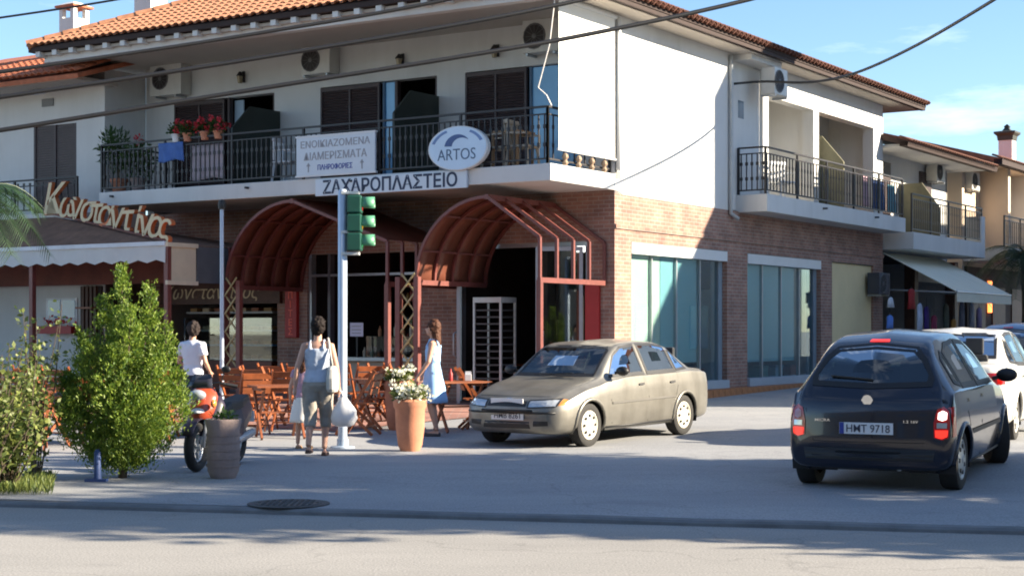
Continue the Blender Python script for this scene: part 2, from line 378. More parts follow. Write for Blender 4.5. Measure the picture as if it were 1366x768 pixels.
# ---------------------------------------------------------------- corner building
B = thing('corner_building', 'two storey white corner building with brick ground floor and tiled hip roof', 'building', (CX, CY, 0), CA)
FL, SB, EV = 4.53, 4.23, 7.5          # balcony floor, slab underside, eave soffit
BD = 2.3                              # balcony depth
XL = -12.11                           # left end of the recessed front
RB = 14.46                            # length of the side facade
# ---- ground floor brick
def brickbox(*a): return box_part('brick_pier', BRICK, B, *a)
opn1 = (fx(410, 0), fx(560, 0)); opn2 = (fx(610, 0), -.58); opn0 = (fx(213, 0), fx(370, 0))
brickbox(opn2[1], 0, -.2, 0, .302, SB)
brickbox(opn1[1], 0, -.2, opn2[0], .3, SB)
brickbox(opn0[1], 0, -.2, opn1[0], .3, SB)
brickbox(XL, 0, -.2, opn0[0], .3, SB)
for a, b, zt in ((opn2[0], opn2[1], 3.3), (opn1[0], opn1[1], 3.22), (opn0[0], opn0[1], 2.75)):
    box_part('brick_lintel', BRICK, B, a, .002, zt, b, .298, SB)
wt, wb = 3.30, .41
wins = [(fy(842, 0), fy(970, 0)), (fy(997, 0), fy(1095, 0))]
pan = (fy(1110, 0), fy(1165, 0))
for a, b in ((.302, wins[0][0]), (wins[0][1], wins[1][0]), (wins[1][1], pan[0]), (pan[1], RB)):
    box_part('brick_pier', BRICK, B, -.3, a, -.2, 0, b, 3.30)
box_part('brick_band', BRICK, B, -.3, .302, 3.30, .001, RB, 4.17)
box_part('brick_moulding', BRICK, B, 0, 0.0, 3.52, .035, RB, 3.60)
for a, b in wins: box_part('brick_apron', BRICK, B, -.28, a, -.2, -.002, b, wb)
box_part('yellow_panel', CREAM, B, -.22, pan[0], -.2, -.06, pan[1], 3.28)
# orange tiled plinth along the side facade, tile by tile
pl = box_part('plinth', M('plinth_mortar', (.2, .14, .1), .9), B, 0, -.1, -.2, .285, RB, .385)
tm = MB().box(-.006, -.135, -.22, .02, .135, .0).mesh('tile'); tm.materials.append(ORANGE_T)
tt = MB().box(-.29, -.135, 0, .012, .135, .02).mesh('tile_top'); tt.materials.append(ORANGE_T)
for i in range(51):
    y = .05+i*.283
    for me, z in ((tm, .385), (tt, .387)):
        o = bpy.data.objects.new('tile', me); COL.objects.link(o); o.parent = pl; o.location = (.29+random.uniform(-.002, .002), y, z)
# ---- shop windows on the side facade
for k, (a, b) in enumerate(wins):
    w = box_part('shop_window', WHITEP, B, -.16, a+.01, wt-.22, .012, b-.01, wt-.01)      # roller shutter box
    sill = box_part('window_sill', M('blue_grey_sill', (.34, .40, .46), .5, .05), B, -.25, a+.005, wb, .06, b-.005, wb+.17)
    n = 4; st_ = (b-a)/n
    for i in range(n):
        box_part('pane', GLASS, w, -.145, a+.02+i*st_, wb+.17, -.137, a+(i+1)*st_-.02, wt-.22)
    for i in range(n+1):
        y = min(max(a+i*st_, a+.03), b-.03)
        box_part('mullion', ALU, w, -.175, y-.02, wb+.17, -.11, y+.02, wt-.22)
    bl = MB(); z = wt-.25; c0, c1 = ((a+.08, a+(b-a)*.74), (a+.08, a+(b-a)*.71))[k]
    zb_ = (.95, .93)[k]
    mid = a+(b-a)*.36
    while z > zb_:
        bl.box(-.188, c0 if k else mid, z-.003, -.178, c1, z+.036); z -= .0415
    bo = bl.build('blind', BLIND, w, kind='stuff')
    if k == 0:
        bl = MB(); z = wt-.25
        while z > zb_: bl.box(-.188, c0, z-.003, -.178, mid-.02, z+.036); z -= .0415
        bl.build('blind', BLINDW, w, kind='stuff')
    box_part('jamb', M('grey_jamb', (.2, .25, .29), .6), B, -.28, b-.22, wb+.17, -.1, b-.03, wt-.22)
    # back of the display
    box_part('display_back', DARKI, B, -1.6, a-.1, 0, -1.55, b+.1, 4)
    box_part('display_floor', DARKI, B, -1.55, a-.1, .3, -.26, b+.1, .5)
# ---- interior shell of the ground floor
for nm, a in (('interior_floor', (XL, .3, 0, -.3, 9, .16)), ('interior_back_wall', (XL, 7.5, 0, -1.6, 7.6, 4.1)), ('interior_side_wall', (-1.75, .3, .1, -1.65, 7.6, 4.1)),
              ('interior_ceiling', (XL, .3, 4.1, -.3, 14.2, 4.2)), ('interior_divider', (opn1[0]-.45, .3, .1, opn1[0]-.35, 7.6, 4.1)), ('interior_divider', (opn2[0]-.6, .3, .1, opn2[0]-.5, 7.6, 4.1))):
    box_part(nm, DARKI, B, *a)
# ---- upper floor
box_part('front_wall', PLASTER, B, XL, .0, FL, -.001, .25, EV+.1) if False else None
W_UP = [(233, 300, 'S'), (303, 365, 'D'), (428, 507, 'S'), (508, 526, 'G'), (527, 582, 'D'), (621, 703, 'S'), (704, 742, 'G')]
DT = 6.70
cuts = [(fx(233, 0), fx(366, 0)), (fx(428, 0), fx(583, 0)), (fx(621, 0), -.75)]
prev = XL
for a, b in cuts+[(0, 0)]:
    if a > prev+.01: box_part('front_wall', PLASTER, B, prev, 0, FL-.1, a, .25, DT)
    prev = b
box_part('front_wall', PLASTER, B, XL, 0, DT, -.001, .25, EV+.15)
for px0, px1, kd in W_UP:
    a, b = fx(px0, 0), fx(px1, 0)
    if px1 == 742: b = -.76
    if kd == 'S':
        s = box_part('shutter', SHUT, B, a+.005, .02, FL, b-.005, .05, DT-.02)
        lv = MB(); z = FL+.08
        while z < DT-.1:
            lv.add([(a+.05, .02, z), (b-.05, .02, z), (b-.05, -.012, z+.012), (a+.05, -.012, z+.012), (b-.05, .02, z+.05), (a+.05, .02, z+.05)], [(0, 1, 2, 3), (3, 2, 4, 5)]); z += .055
        lv.build('louvre', SHUT, s, kind='stuff', fix=False)
        for q in (a+.005, b-.05, (a+b)/2-.022): box_part('shutter_stile', SHUT, s, q, -.022, FL, q+.045, .021, DT-.02)
        box_part('shutter_rail', SHUT, s, a+.05, -.02, DT-.1, b-.05, .02, DT-.022)
    elif kd == 'G':
        g = box_part('balcony_door_glass', GLASSB, B, a+.04, .1, FL, b-.02, .115, DT-.02)
        for q in (a, b-.04): box_part('door_frame', M('blue_grey_frame', (.12, .2, .3), .5), g, q, .06, FL, q+.045, .14, DT-.01)
    else:
        box_part('door_frame', SHUT, B, a-.03, .04, FL, a+.03, .16, DT-.01)
        box_part('door_frame', SHUT, B, b-.05, .04, FL, b, .16, DT-.01)
        if px0 == 303: box_part('curtain', M('pale_curtain', (.35, .45, .55), .8, .1), B, a+.04, .2, FL, a+.3, .23, DT-.05)
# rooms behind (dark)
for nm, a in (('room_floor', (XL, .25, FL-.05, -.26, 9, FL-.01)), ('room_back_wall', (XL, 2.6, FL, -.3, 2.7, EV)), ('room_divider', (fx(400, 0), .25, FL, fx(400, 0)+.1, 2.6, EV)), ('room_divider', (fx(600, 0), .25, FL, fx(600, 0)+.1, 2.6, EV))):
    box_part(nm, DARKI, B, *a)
# side wall, upper, flush part and loggia
SW = 5.12
box_part('side_wall', PLASTER, B, -.25, .001, 4.171, 0.0, SW, EV+.15)
LG = 6.77; LX = -1.4
box_part('loggia_return', PLASTER, B, -.12, SW, 4.2, -.06, LG, EV+.1)
box_part('loggia_back_wall', PLASTER, B, LX-.2, SW, 4.2, LX, RB, EV+.1)
box_part('loggia_side_wall', PLASTER, B, LX, LG-.25, 4.2, -.121, LG-.02, EV+.1)
for y0, y1 in ((LG-.019, fy(1025, 0)), (fy(1085, 0), fy(1092, 0)), (fy(1165, 0), RB-.25)):
    box_part('pillar', PLASTER, B, -.28, y0, FL-.05, .005, y1, 6.84)
box_part('loggia_beam', PLASTER, B, -.28, LG-.02, 6.84, .002, RB, EV+.1)
box_part('loggia_divider', PLASTER, B, LX, fy(1087, 0), 4.5, -.281, fy(1091, 0), EV)
box_part('end_wall', PLASTER, B, LX, RB-.25, 4.2, .0, RB, EV+.1)
box_part('back_wall', PLASTER, B, XL, 13.5, -.2, LX-.2, 13.8, EV+.1)
box_part('left_wall', PLASTER, B, XL-.2, .25, -.2, XL, 13.5, EV+.1)
# small bathroom window, loggia shutter doors
f = box_part('bathroom_window', M('dull_glass', (.12, .16, .2), .15), B, -.064, fy(984.5, -.06), 6.2, -.056, fy(992, -.06), 6.58)
def loggia_shutter(y0, y1, mat):
    s = box_part('shutter', mat, B, LX-.01, y0, FL, LX+.03, y1, 6.62)
    lv = MB(); z = FL+.1
    while z < 6.5: lv.box(LX+.03, y0+.06, z, LX+.045, y1-.06, z+.045); z += .06
    lv.build('louvre', mat, s, kind='stuff', fix=False)
    for q in (y0-.06, y1): box_part('shutter_frame', SHUT, s, LX, q, FL, LX+.06, q+.06, 6.68)
loggia_shutter(fy(1028, LX), fy(1051, LX), SHUT_L); loggia_shutter(11.6, 12.8, SHUT)
# ---- slabs
slab = box_part('balcony_slab', PLASTER, B, fx(132, -BD), -BD, SB, 0.0, -.001, FL, bevel=.012)
slab2 = box_part('balcony_slab', PLASTER, B, LX, 5.47, 4.15, .67, 14.3, FL-.004, bevel=.012)
for px in (150, 330, 470): box_part('drain_spout', IRON, slab, fx(px, -BD), -BD-.09, FL-.12, fx(px, -BD)+.04, -BD+.02, FL-.08)
for y in (8.6, 12.0): box_part('drain_spout', IRON, slab2, .66, y, FL-.14, .78, y+.04, FL-.10)
# ---- railings, each baluster its own piece
def railing(p0, p1, n, h=1.0, posts=4, parent=B):
    p0, p1 = Vector(p0), Vector(p1); d = p1-p0
    r = MB()
    r.bar(p0+Vector((0, 0, h)), p1+Vector((0, 0, h)), .05, .035); r.bar(p0+Vector((0, 0, h-.13)), p1+Vector((0, 0, h-.13)), .025, .025)
    r.bar(p0+Vector((0, 0, .09)), p1+Vector((0, 0, .09)), .035, .03)
    ro = r.build('railing', IRON, parent)
    bm_ = MB().box(-.011, -.011, .1, .011, .011, h-.13); 
    for zc in (.3, .62): bm_.box(-.03, -.008, zc, .03, .008, zc+.07)
    me = bm_.mesh('baluster'); me.materials.append(IRON)
    pm = MB().box(-.022, -.022, 0, .022, .022, h+.01).mesh('post'); pm.materials.append(IRON)
    for i in range(n):
        o = bpy.data.objects.new('baluster', me); COL.objects.link(o); o.parent = ro; o.location = p0+d*(i+.5)/n
        o.rotation_euler = (0, 0, math.atan2(d.y, d.x))
    for i in range(posts+1):
        o = bpy.data.objects.new('post', pm); COL.objects.link(o); o.parent = ro; o.location = p0+d*i/posts
    return ro
rx0 = fx(136, -BD+.07)
railing((rx0, -BD+.07, FL), (-.1, -BD+.07, FL), 88, 1.0, 6)
railing((rx0, -.05, FL), (rx0, -BD+.07, FL), 12, 1.0, 1)
railing((-.1, -BD+.07, FL), (-.1, -.02, FL), 6, 1.0, 1)
railing((.60, 5.53, FL), (.60, 14.24, FL), 50, 1.0, 5)
railing((-.02, 5.53, FL), (.60, 5.53, FL), 5, 1.0, 1)
# ornamental knobs seen under the canvas
kn = MB()
for i in range(4):
    kn.lathe([(.03, 0), (.06, .05), (.03, .1), (.065, .15), (.05, .2), (.01, .23)], 8, (-.03, -1.75+i*.47, FL))
kn.build('finial', M('weathered_stone', (.35, .25, .17), .9, .2), B)
# ---- balcony partitions with clipped corner
for nm, px, y1 in (('a', 347, -1.5), ('b', 560, -1.5)):
    x = fx(px, -.6)
    MB().prism([(-.02, FL+.05), (y1, FL+.05), (y1, FL+1.25), (y1+.55, FL+1.75), (-.02, FL+1.75)], 'x', x, x+.05).build('balcony_partition', M('dark_green_panel', (.02, .028, .022), .5, .2), B)
MB().prism([(LX, FL), (.55, FL), (.55, FL+1.1), (.0, FL+1.75), (LX, FL+1.75)], 'y', fy(1112, .3), fy(1112, .3)+.05).build('balcony_partition', M('olive_panel', (.16, .15, .09), .6, .2), B)
# ---- canvas blind closing the end of the front balcony
cv = thing('canvas_blind', 'white canvas blind hanging at the sunlit end of the front balcony', 'blind', (CX, CY, 0), CA)
cvm = MB()
cvm.grid(lambda u, v: (.03+.012*math.sin(u*9)*(1-v), -2.07+2.02*u, 4.80+2.72*v), 24, 6); cvm.grid(lambda u, v: (.018+.012*math.sin(u*9)*(1-v), -2.07+2.02*u, 4.80+2.72*v), 24, 6)
cvm.build('canvas', M('white_canvas', (.78, .76, .70), .85, .03, 2), cv, smooth=True)
MB().cyl((.02, -2.1, 4.79), (.02, 0, 4.79), .022).build('hem_bar', WHITEP, cv); MB().cyl((.02, -2.1, 7.44), (.02, 0, 7.44), .05).build('roller', WHITEP, cv)
# ---- roof
EX0, EX1, EY0, EY1, EZ, TP = XL-.75, .65, -2.72, 16.0, 7.58, math.tan(R(24))
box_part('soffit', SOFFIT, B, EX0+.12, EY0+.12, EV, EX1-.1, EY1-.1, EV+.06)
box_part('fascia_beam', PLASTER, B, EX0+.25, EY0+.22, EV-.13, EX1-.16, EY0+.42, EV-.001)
wid = EX1-EX0; hw = wid/2; rz_ = EZ+.1+hw*TP
rf = MB(); e = [(EX0, EY0, EZ+.1), (EX1, EY0, EZ+.1), (EX1, EY1, EZ+.1), (EX0, EY1, EZ+.1), ((EX0+EX1)/2, EY0+hw, rz_), ((EX0+EX1)/2, EY1-hw, rz_)]
rf.add(e+[(x, y, z-.1) for x, y, z in e[:4]], [(0, 1, 4), (1, 2, 5, 4), (2, 3, 5), (3, 0, 4, 5), (6, 7, 1, 0), (7, 8, 2, 1), (8, 9, 3, 2), (9, 6, 0, 3), (9, 8, 7, 6)])
roof = rf.build('roof', WOOD_DK, B)
for i in range(27):
    x = EX0+.2+i*(wid-.3)/26
    box_part('rafter_end', PLASTER, roof, x, EY0+.02, EZ-.11, x+.13, EY0+.35, EZ-.002)
box_part('eave_board', WOOD_DK, roof, EX1-.14, EY0+.06, EZ-.08, EX1-.02, EY1, EZ-.003)
box_part('eave_moulding', PLASTER, roof, -.06, SW+.15, EV-.12, EX1-.25, LG+.1, EV-.003)
# tiles: barrel tiles in rows; the ones the photo shows largest as pieces
def tile_mesh(w=.19, l=.4, h=.075, n=6):
    m = MB(); rings = []
    for y, k in ((0, 1.0), (l, .82)):
        o_ = [(math.cos(math.pi*i/n)*w/2*k, y, math.sin(math.pi*i/n)*h*k) for i in range(n+1)]
        i_ = [(math.cos(math.pi*i/n)*(w/2-.016)*k, y, math.sin(math.pi*i/n)*(h-.018)*k) for i in range(n, -1, -1)]
        rings.append(o_+i_)
    m.loft(rings); return m
TMB = tile_mesh()
sl = 1/math.cos(R(24)); nrow = 12; ncol = int(wid/.205)
tme = TMB.mesh('roof_tile'); tme.materials.append(TILE); tme.shade_smooth(); tme.set_sharp_from_angle(angle=R(50))
rest = MB(); count = 0
def tile_pose(i, j, side):
    s_ = j*.34; jit = random.uniform(-.012, .012)
    if side == 'f': return Matrix.Translation((EX0+.1+i*.205, EY0-.06+s_*math.cos(R(24)), EZ+.115+s_*math.sin(R(24)))) @ Matrix.Rotation(R(24-2.5), 4, 'X') @ Matrix.Rotation(jit, 4, 'Z')
    return Matrix.Translation((EX1+.12-s_*math.cos(R(24)), EY0+.1+i*.205, EZ+.075+s_*math.sin(R(24)))) @ Matrix.Rotation(R(90), 4, 'Z') @ Matrix.Rotation(R(24-2.5), 4, 'X') @ Matrix.Rotation(jit, 4, 'Z')
for j in range(nrow):
    for i in range(ncol):
        d_ = j*.34*math.cos(R(24)); x = .1+i*.205
        if x < d_-.05 or x > wid-d_+.05: continue
        Mx = tile_pose(i, j, 'f')
        if j < 6 and count < 300 and i < 52:
            o = bpy.data.objects.new('roof_tile', tme); COL.objects.link(o); o.parent = roof; o.matrix_local = Mx; count += 1
        else: rest.add([Mx @ Vector(p) for p in TMB.v], TMB.f)
shaded = MB()
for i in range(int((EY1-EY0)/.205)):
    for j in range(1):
        Mx = tile_pose(i, j, 'r'); shaded.add([Mx @ Vector(p) for p in TMB.v], TMB.f)
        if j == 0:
            Mx = Mx @ Matrix.Translation((.102, .02, .052)) @ Matrix.Rotation(math.pi, 4, 'Y'); shaded.add([Mx @ Vector(p) for p in TMB.v], TMB.f)
            Mx = tile_pose(i, j, 'r') @ Matrix.Translation((.05, .05, -.05)); shaded.add([Mx @ Vector(p) for p in TMB.v], TMB.f)
shaded.build('shaded_eave_tiles', TILE_SHADE, roof, kind='stuff', smooth='auto')  # side eave row, its shade painted in by the dark tile colour
hipm = MB()
for s_ in range(16):
    a = Vector((EX0-.02, EY0-.02, EZ+.15))+Vector((1, 1, TP))*(s_*.27); b = a+Vector((1, 1, TP))*.31
    hipm.tube([a, b], [.12, .1], 8)
rest.add(hipm.v, hipm.f)
rest.build('roof_tiles_beyond', TILE, roof, kind='stuff', smooth='auto')
def chimney(px0, px1, py_top, py_bot, Y, name, label, cap):
    X0, X1 = (px0-683)/FPX*Y, (px1-683)/FPX*Y; zt, zb = EYE+(HORIZON-py_top)*Y/FPX, EYE+(HORIZON-py_bot)*Y/FPX; w = (X1-X0)*.72
    c = thing(name, label, 'chimney', ((X0+X1)/2, Y, zb-1.2), CA)
    h = zt-zb+1.2
    if cap == 'tile':
        box_part('stack', PLASTER, c, -w/2, -w/2, 0, w/2, w/2, h-.42)
        for a in (-1, 1):
            for b_ in (-1, 1): box_part('corner_pier', PLASTER, c, a*w/2-.06*(a+1), b_*w/2-.06*(b_+1), h-.42, a*w/2+.06*(1-a), b_*w/2+.06*(1-b_), h-.15)
        box_part('flue', PLASTER, c, -.07, -.07, h-.42, .07, .07, h-.15)
        box_part('tile_cap', TILE_DK, c, -w/2-.08, -w/2-.08, h-.15, w/2+.08, w/2+.08, h-.1)
        MB().loft([[(-w/2-.07, -w/2-.07, h-.1), (w/2+.07, -w/2-.07, h-.1), (w/2+.07, w/2+.07, h-.1), (-w/2-.07, w/2+.07, h-.1)], [(-.12, -.12, h), (.12, -.12, h), (.12, .12, h), (-.12, .12, h)]]).build('cap_slope', PLASTER, c)
    elif cap == 'plain':
        box_part('stack', PLASTER, c, -w/2, -w/2, 0, w/2, w/2, h); box_part('cap', PLASTER, c, -w/2-.06, -w/2-.06, h, w/2+.06, w/2+.06, h+.1)
    else:
        box_part('stack', PLASTER, c, -w/2, -w/2, 0, w/2, w/2, h-.35)
        MB().loft([[(s_*a*w, t_*a*w, z) for s_, t_ in ((-1, -1), (1, -1), (1, 1), (-1, 1))] for a, z in ((.55, h-.35), (.6, h-.2), (.78, h-.12), (.78, h-.06), (.3, h-.02), (.15, h+.08), (.2, h+.12), (.05, h+.2))]).build('dark_cap', M('sooty_metal', (.03, .035, .03), .7, .2), c)
    return c
chimney(180, 222, -40, 18, 38.5, 'chimney', 'plain white chimney on the tiled roof of the corner building', 'plain')
# downpipe, conduit
MB().tube([(.05, 4.98, 7.45), (.06, 4.98, 7.2), (.06, 4.98, 4.6), (.05, 4.98, 4.1), (.12, 5.2, 4.0)], .045, 8).build('downpipe', M('pipe_grey', (.4, .42, .43), .6), B, smooth=True)
MB().tube([(.05, .06, 7.45), (.05, .06, 4.6)], .05, 8).build('downpipe', WHITEP, B, smooth=True)
# ---------------------------------------------------------------- arched canopies
def canopy(label, x0, xa, x1, za, zr, zb, nrib, ly0=-2.35, depth=2.3, cover_right=True):
    c = thing('arched_canopy', label, 'canopy', (CX, CY, 0), CA, 'arched canopies over the shop doors')
    ra, rz = xa-x0, za-zb
    def prof(nn=12):
        a = [(x0+ra*(1-math.cos(math.pi/2*i/nn)), zb+rz*math.sin(math.pi/2*i/nn)) for i in range(nn+1)]
        return a
    pr = prof(); right = [(xa, za), (x1, zr), (x1, zb)]
    for k in range(nrib):
        y = ly0+depth*k/(nrib-1)
        r_ = MB(); pts = [(x, y, z) for x, z in pr+right[1:]]
        for a, b in zip(pts, pts[1:]): r_.bar(a, b, .055, .055, up=(0, 1, 0))
        r_.build('rib', FRAME_R, c)
    for k in range(nrib-1):                                        # bronze sheets between the ribs
        y0, y1 = ly0+depth*k/(nrib-1), ly0+depth*(k+1)/(nrib-1)
        s_ = MB(); s_.grid(lambda u, v: (pr[int(round(u*12))][0]-.02*math.sin(math.pi/2*u)-.035*math.cos(u*1.57), y0+(y1-y0)*v, pr[int(round(u*12))][1]+.035*math.sin(u*1.57)), 12, 1)
        o = s_.build('vault_sheet', VAULT, c, smooth=True, fix=False); so = o.modifiers.new('s', 'SOLIDIFY'); so.thickness = .008
        if cover_right:
            s_ = MB(); s_.add([(xa, y0, za+.035), (x1, y0, zr+.035), (x1, y1, zr+.035), (xa, y1, za+.035)], [(0, 1, 2, 3)])
            o = s_.build('slope_sheet', VAULT, c, fix=False); so = o.modifiers.new('s', 'SOLIDIFY'); so.thickness = .008
    for x, z in ((x0, zb), (x1, zb), (xa, za-.005)):
        MB().bar((x, ly0-.03, z), (x, ly0+depth, z), .07, .09).build('purlin', FRAME_R, c)
    for q in (.33, .66):
        i = int(12*q); MB().bar((pr[i][0], ly0, pr[i][1]), (pr[i][0], ly0+depth, pr[i][1]), .035, .035).build('purlin', FRAME_R, c)
    MB().bar((x0, ly0, zb), (x0, ly0, .0), .09, .09).build('post', FRAME_R, c)
    MB().bar((x1, ly0, zb), (x1, ly0, .0), .09, .09).build('post', FRAME_R, c)
    return c
canopy('red brown arched canopy over the open corner entrance, beside the sunlit brick corner', fx(555, -2.35), fx(650, -2.35), fx(720, -2.35), 4.0, 3.25, 2.5, 5, cover_right=False)
canopy('wider red brown arched canopy behind the traffic light, over the takeaway window', fx(302, -2.35), fx(390, -2.35), fx(517, -2.35), 4.12, 3.27, 2.48, 6)
# lattice columns
def lattice(px, label, ly=-2.45, w=.42):
    c = thing('lattice_column', label, 'column', (CX, CY, 0), CA, 'lattice columns under the canopies'); x = fx(px, ly)
    for a in (x, x+w): box_part('upright', FRAME_R, c, a-.05, ly-.05, 0, a+.05, ly+.05, 2.6)
    z = .5; i = 0
    while z < 2.45:
        MB().bar((x+.05, ly-.02, z), (x+w-.05, ly-.02, z+.36), .022, .03).build('lattice_bar', M('lattice_paint', (.42, .34, .16), .6), c)
        MB().bar((x+w-.05, ly+.02, z), (x+.05, ly+.02, z+.36), .022, .03).build('lattice_bar', MATS['lattice_paint'], c); z += .36
lattice(298, 'red lattice column with pale cross bracing, left end of the wider canopy')
lattice(532, 'red lattice column between the two arched canopies, behind the flower pots')

# ---------------------------------------------------------------- signs
def face_M(lx, ly, z, rx=0): return Matrix.Translation((lx, ly, z)) @ Matrix.Rotation(R(90), 4, 'X') @ Matrix.Rotation(rx, 4, 'Y')
s1 = thing('shop_sign', 'long pale sign with dark Greek lettering on the front edge of the balcony', 'sign', (CX, CY, 0), CA)
xa, xb = fx(421, -BD-.05), fx(623, -BD-.05)
box_part('board', SIGNW, s1, xa, -BD-.06, SB-.05, xb, -BD-.004, FL-.03, bevel=.006)
la, lb = fx(431, -BD-.06), fx(610, -BD-.06)
text_part('ΖΑΧΑΡΟΠΛΑΣΤΕΙΟ', NAVY, s1, face_M((la+lb)/2, -BD-.062, (SB+FL)/2-.035), w=lb-la, h=.27, ext=.004, offset=.022)
s2 = thing('rental_sign', 'white board with three lines of Greek lettering hung on the balcony railing', 'sign', (CX, CY, 0), CA)
xa, xb = fx(396, -BD-.03), fx(501, -BD-.03); zm = FL+.55; cx = (xa+xb)/2; zt2, zb2 = FL+.80, FL+.05
box_part('board', M('white_board', (.55, .60, .65), .4, .04), s2, xa, -BD-.05, zb2, xb, -BD+.0, zt2, bevel=.01)
fr_ = MB(); 
for a in ((xa-.02, zb2-.02, xb+.02, zb2+.015), (xa-.02, zt2-.015, xb+.02, zt2+.02)): fr_.box(a[0], -BD-.056, a[1], a[2], -BD+.01, a[3])
fr_.build('edge_strip', WHITEP, s2)
text_part('ΕΝΟΙΚΙΑΖΟΜΕΝΑ', GREYP, s2, face_M(cx, -BD-.053, zt2-.15), w=(xb-xa)*.88, h=.14, ext=.003, offset=.008)
text_part('ΔΙΑΜΕΡΙΣΜΑΤΑ', GREYP, s2, face_M(cx, -BD-.053, zt2-.38), w=(xb-xa)*.80, h=.15, ext=.003, offset=.008)
text_part('ΠΛΗΡΟΦΟΡΙΕΣ', BLUEP, s2, face_M(cx, -BD-.053, zt2-.60), w=(xb-xa)*.44, h=.11, ext=.003, offset=.012)
for a in (-.34, .34):
    x = cx+a*(xb-xa); ar = MB(); ar.box(x-.012, -BD-.056, zt2-.68, x+.012, -BD-.051, zt2-.53); ar.prism([(x-.05, zt2-.57), (x+.05, zt2-.57), (x, zt2-.5)], 'y', -BD-.056, -BD-.051)
    ar.build('arrow', GREYP, s2)
s3 = thing('oval_sign', 'oval pale blue sign lettered ARTOS with an arching emblem on the balcony railing', 'sign', (CX, CY, 0), CA)
xa, xb = fx(573, -BD-.08), fx(652, -BD-.08); cx = (xa+xb)/2; a_ = (xb-xa)/2; zc = FL+.36; b_ = .40
ov = lambda k, n=40: [(cx+a_*k*math.cos(2*math.pi*i/n), zc+b_*k*math.sin(2*math.pi*i/n)) for i in range(n)]
MB().prism(ov(1), 'y', -BD-.12, -BD-.02).build('case', WHITEP, s3); MB().prism(ov(.955), 'y', -BD-.128, -BD-.119).build('face', M('artos_face', (.52, .66, .80), .35, .04), s3)
text_part('ARTOS', M('steel_blue_print', (.07, .12, .2), .5), s3, face_M(cx-.02, -BD-.131, zc-.11), w=a_*1.28, h=.2, ext=.003, offset=-.004)
em = MB(); n = 14
em.loft([[Vector((cx-.02+math.cos(t)*(r_*1.15)+.05, yq, zc+.03+math.sin(t)*r_*.9)) for r_, yq in ((.27-.05*q/n, -BD-.132), (.13+.09*(q/n)**2, -BD-.132), (.13+.09*(q/n)**2, -BD-.127), (.27-.05*q/n, -BD-.127))] for q in range(n+1) for t in [math.pi-.05-q/n*2.5]])
em.build('emblem', M('emblem_blue', (.05, .1, .25), .5), s3)
for t0, t1 in ((2.85, 2.0), (1.05, .35)):
    am = MB(); am.loft([[Vector((cx+math.cos(t)*a_*r_, yq, zc+math.sin(t)*b_*r_)) for r_, yq in ((.9, -BD-.132), (.8, -BD-.132), (.8, -BD-.127), (.9, -BD-.127))] for q in range(9) for t in [t0+(t1-t0)*q/8]])
    am.build('lettering_band', M('emblem_pale', (.13, .22, .42), .5), s3)
# vertical red sign on the pier
s4 = thing('pita_sign', 'narrow upright red sign lettered downwards on the brick pier by the takeaway', 'sign', (CX, CY, 0), CA)
xp = fx(388, -.1); z0, z1 = fz(450, xp, -.1), fz(386, xp, -.1)
box_part('board', RED, s4, xp-.17, -.1, z0, xp+.15, -.002, z1, bevel=.01)
for i, ch in enumerate('ΠΙΤΕΣ'):
    text_part(ch, REDL, s4, face_M(xp-.01, -.104, z1-.12-i*(z1-z0-.06)/5), h=.15, ext=.004, offset=.012)
# second name board over the shop beside it
s5 = thing('name_board', 'dark fascia board with cream slanted Greek name under the awning', 'sign', (CX, CY, 0), CA)
xa, xb = fx(213, -.12), fx(372, -.12)
box_part('board', DARKW, s5, xa, -.10, 2.2, xb, -.003, 2.74)
text_part('Κωνσταντίνος', GOLD, s5, face_M((fx(218, -.12)+fx(345, -.12))/2, -.105, 2.44), w=fx(345, -.12)-fx(218, -.12), h=.36, ext=.004, shear=.3)

# ---------------------------------------------------------------- awning pavilion with standing letters
PV = thing('awning_pavilion', 'brown hipped awning with scalloped white valance left of the arched canopies', 'awning', (CX, CY, 0), CA)
px0_, py0_, apx, apy, apz, evz = -7.7, -3.82, -13.4, -1.9, 4.2, 3.28
THATCH = M('brown_awning', (.20, .105, .065), .85, .35, 3, .3, 20, stain=.3)
MB().add([(px0_, py0_, evz), (-22, py0_, evz), (-22, apy, apz), (apx, apy, apz)], [(0, 3, 2, 1)]).build('front_slope', THATCH, PV, fix=False).modifiers.new('s', 'SOLIDIFY').thickness = .04
MB().add([(px0_, py0_, evz), (apx, apy, apz), (px0_, -.3, evz)], [(0, 2, 1)]).build('side_slope', THATCH, PV, fix=False).modifiers.new('s', 'SOLIDIFY').thickness = .04
sc_ = MB(); n = 92
for i in range(n):
    xa_, xb_ = px0_-i*.12, px0_-(i+1)*.12; w_ = .012*math.sin(i*.9)
    sc_.add([(xa_, py0_-.02+w_, evz), (xb_, py0_-.02+.012*math.sin((i+1)*.9), evz), (xb_, py0_-.03, evz-.30-.03*(abs(((i+1) % 4)-2))), (xa_, py0_-.03, evz-.30-.03*(abs((i % 4)-2)))], [(0, 1, 2, 3)])
va_ = sc_.build('valance', M('valance_cloth', (.62, .62, .60), .8, .06, 2, trans=.12), PV, fix=False); va_.modifiers.new('s', 'SOLIDIFY').thickness = .012
box_part('valance_bar', M('white_strip', (.6, .63, .66), .6), PV, -22, py0_-.05, evz-.03, px0_, py0_+.02, evz+.05)
box_part('side_drop', M('cream_drop', (.62, .52, .36), .8, .08, 3), PV, px0_+.005, -3.80, 2.55, px0_+.03, -3.04, evz-.02)
for a in ((2.5, 2.58), (evz-.05, evz+.03)): box_part('drop_rail', M('cream_rail', (.66, .56, .40), .6), PV, px0_, -3.84, a[0], px0_+.06, -3.0, a[1])
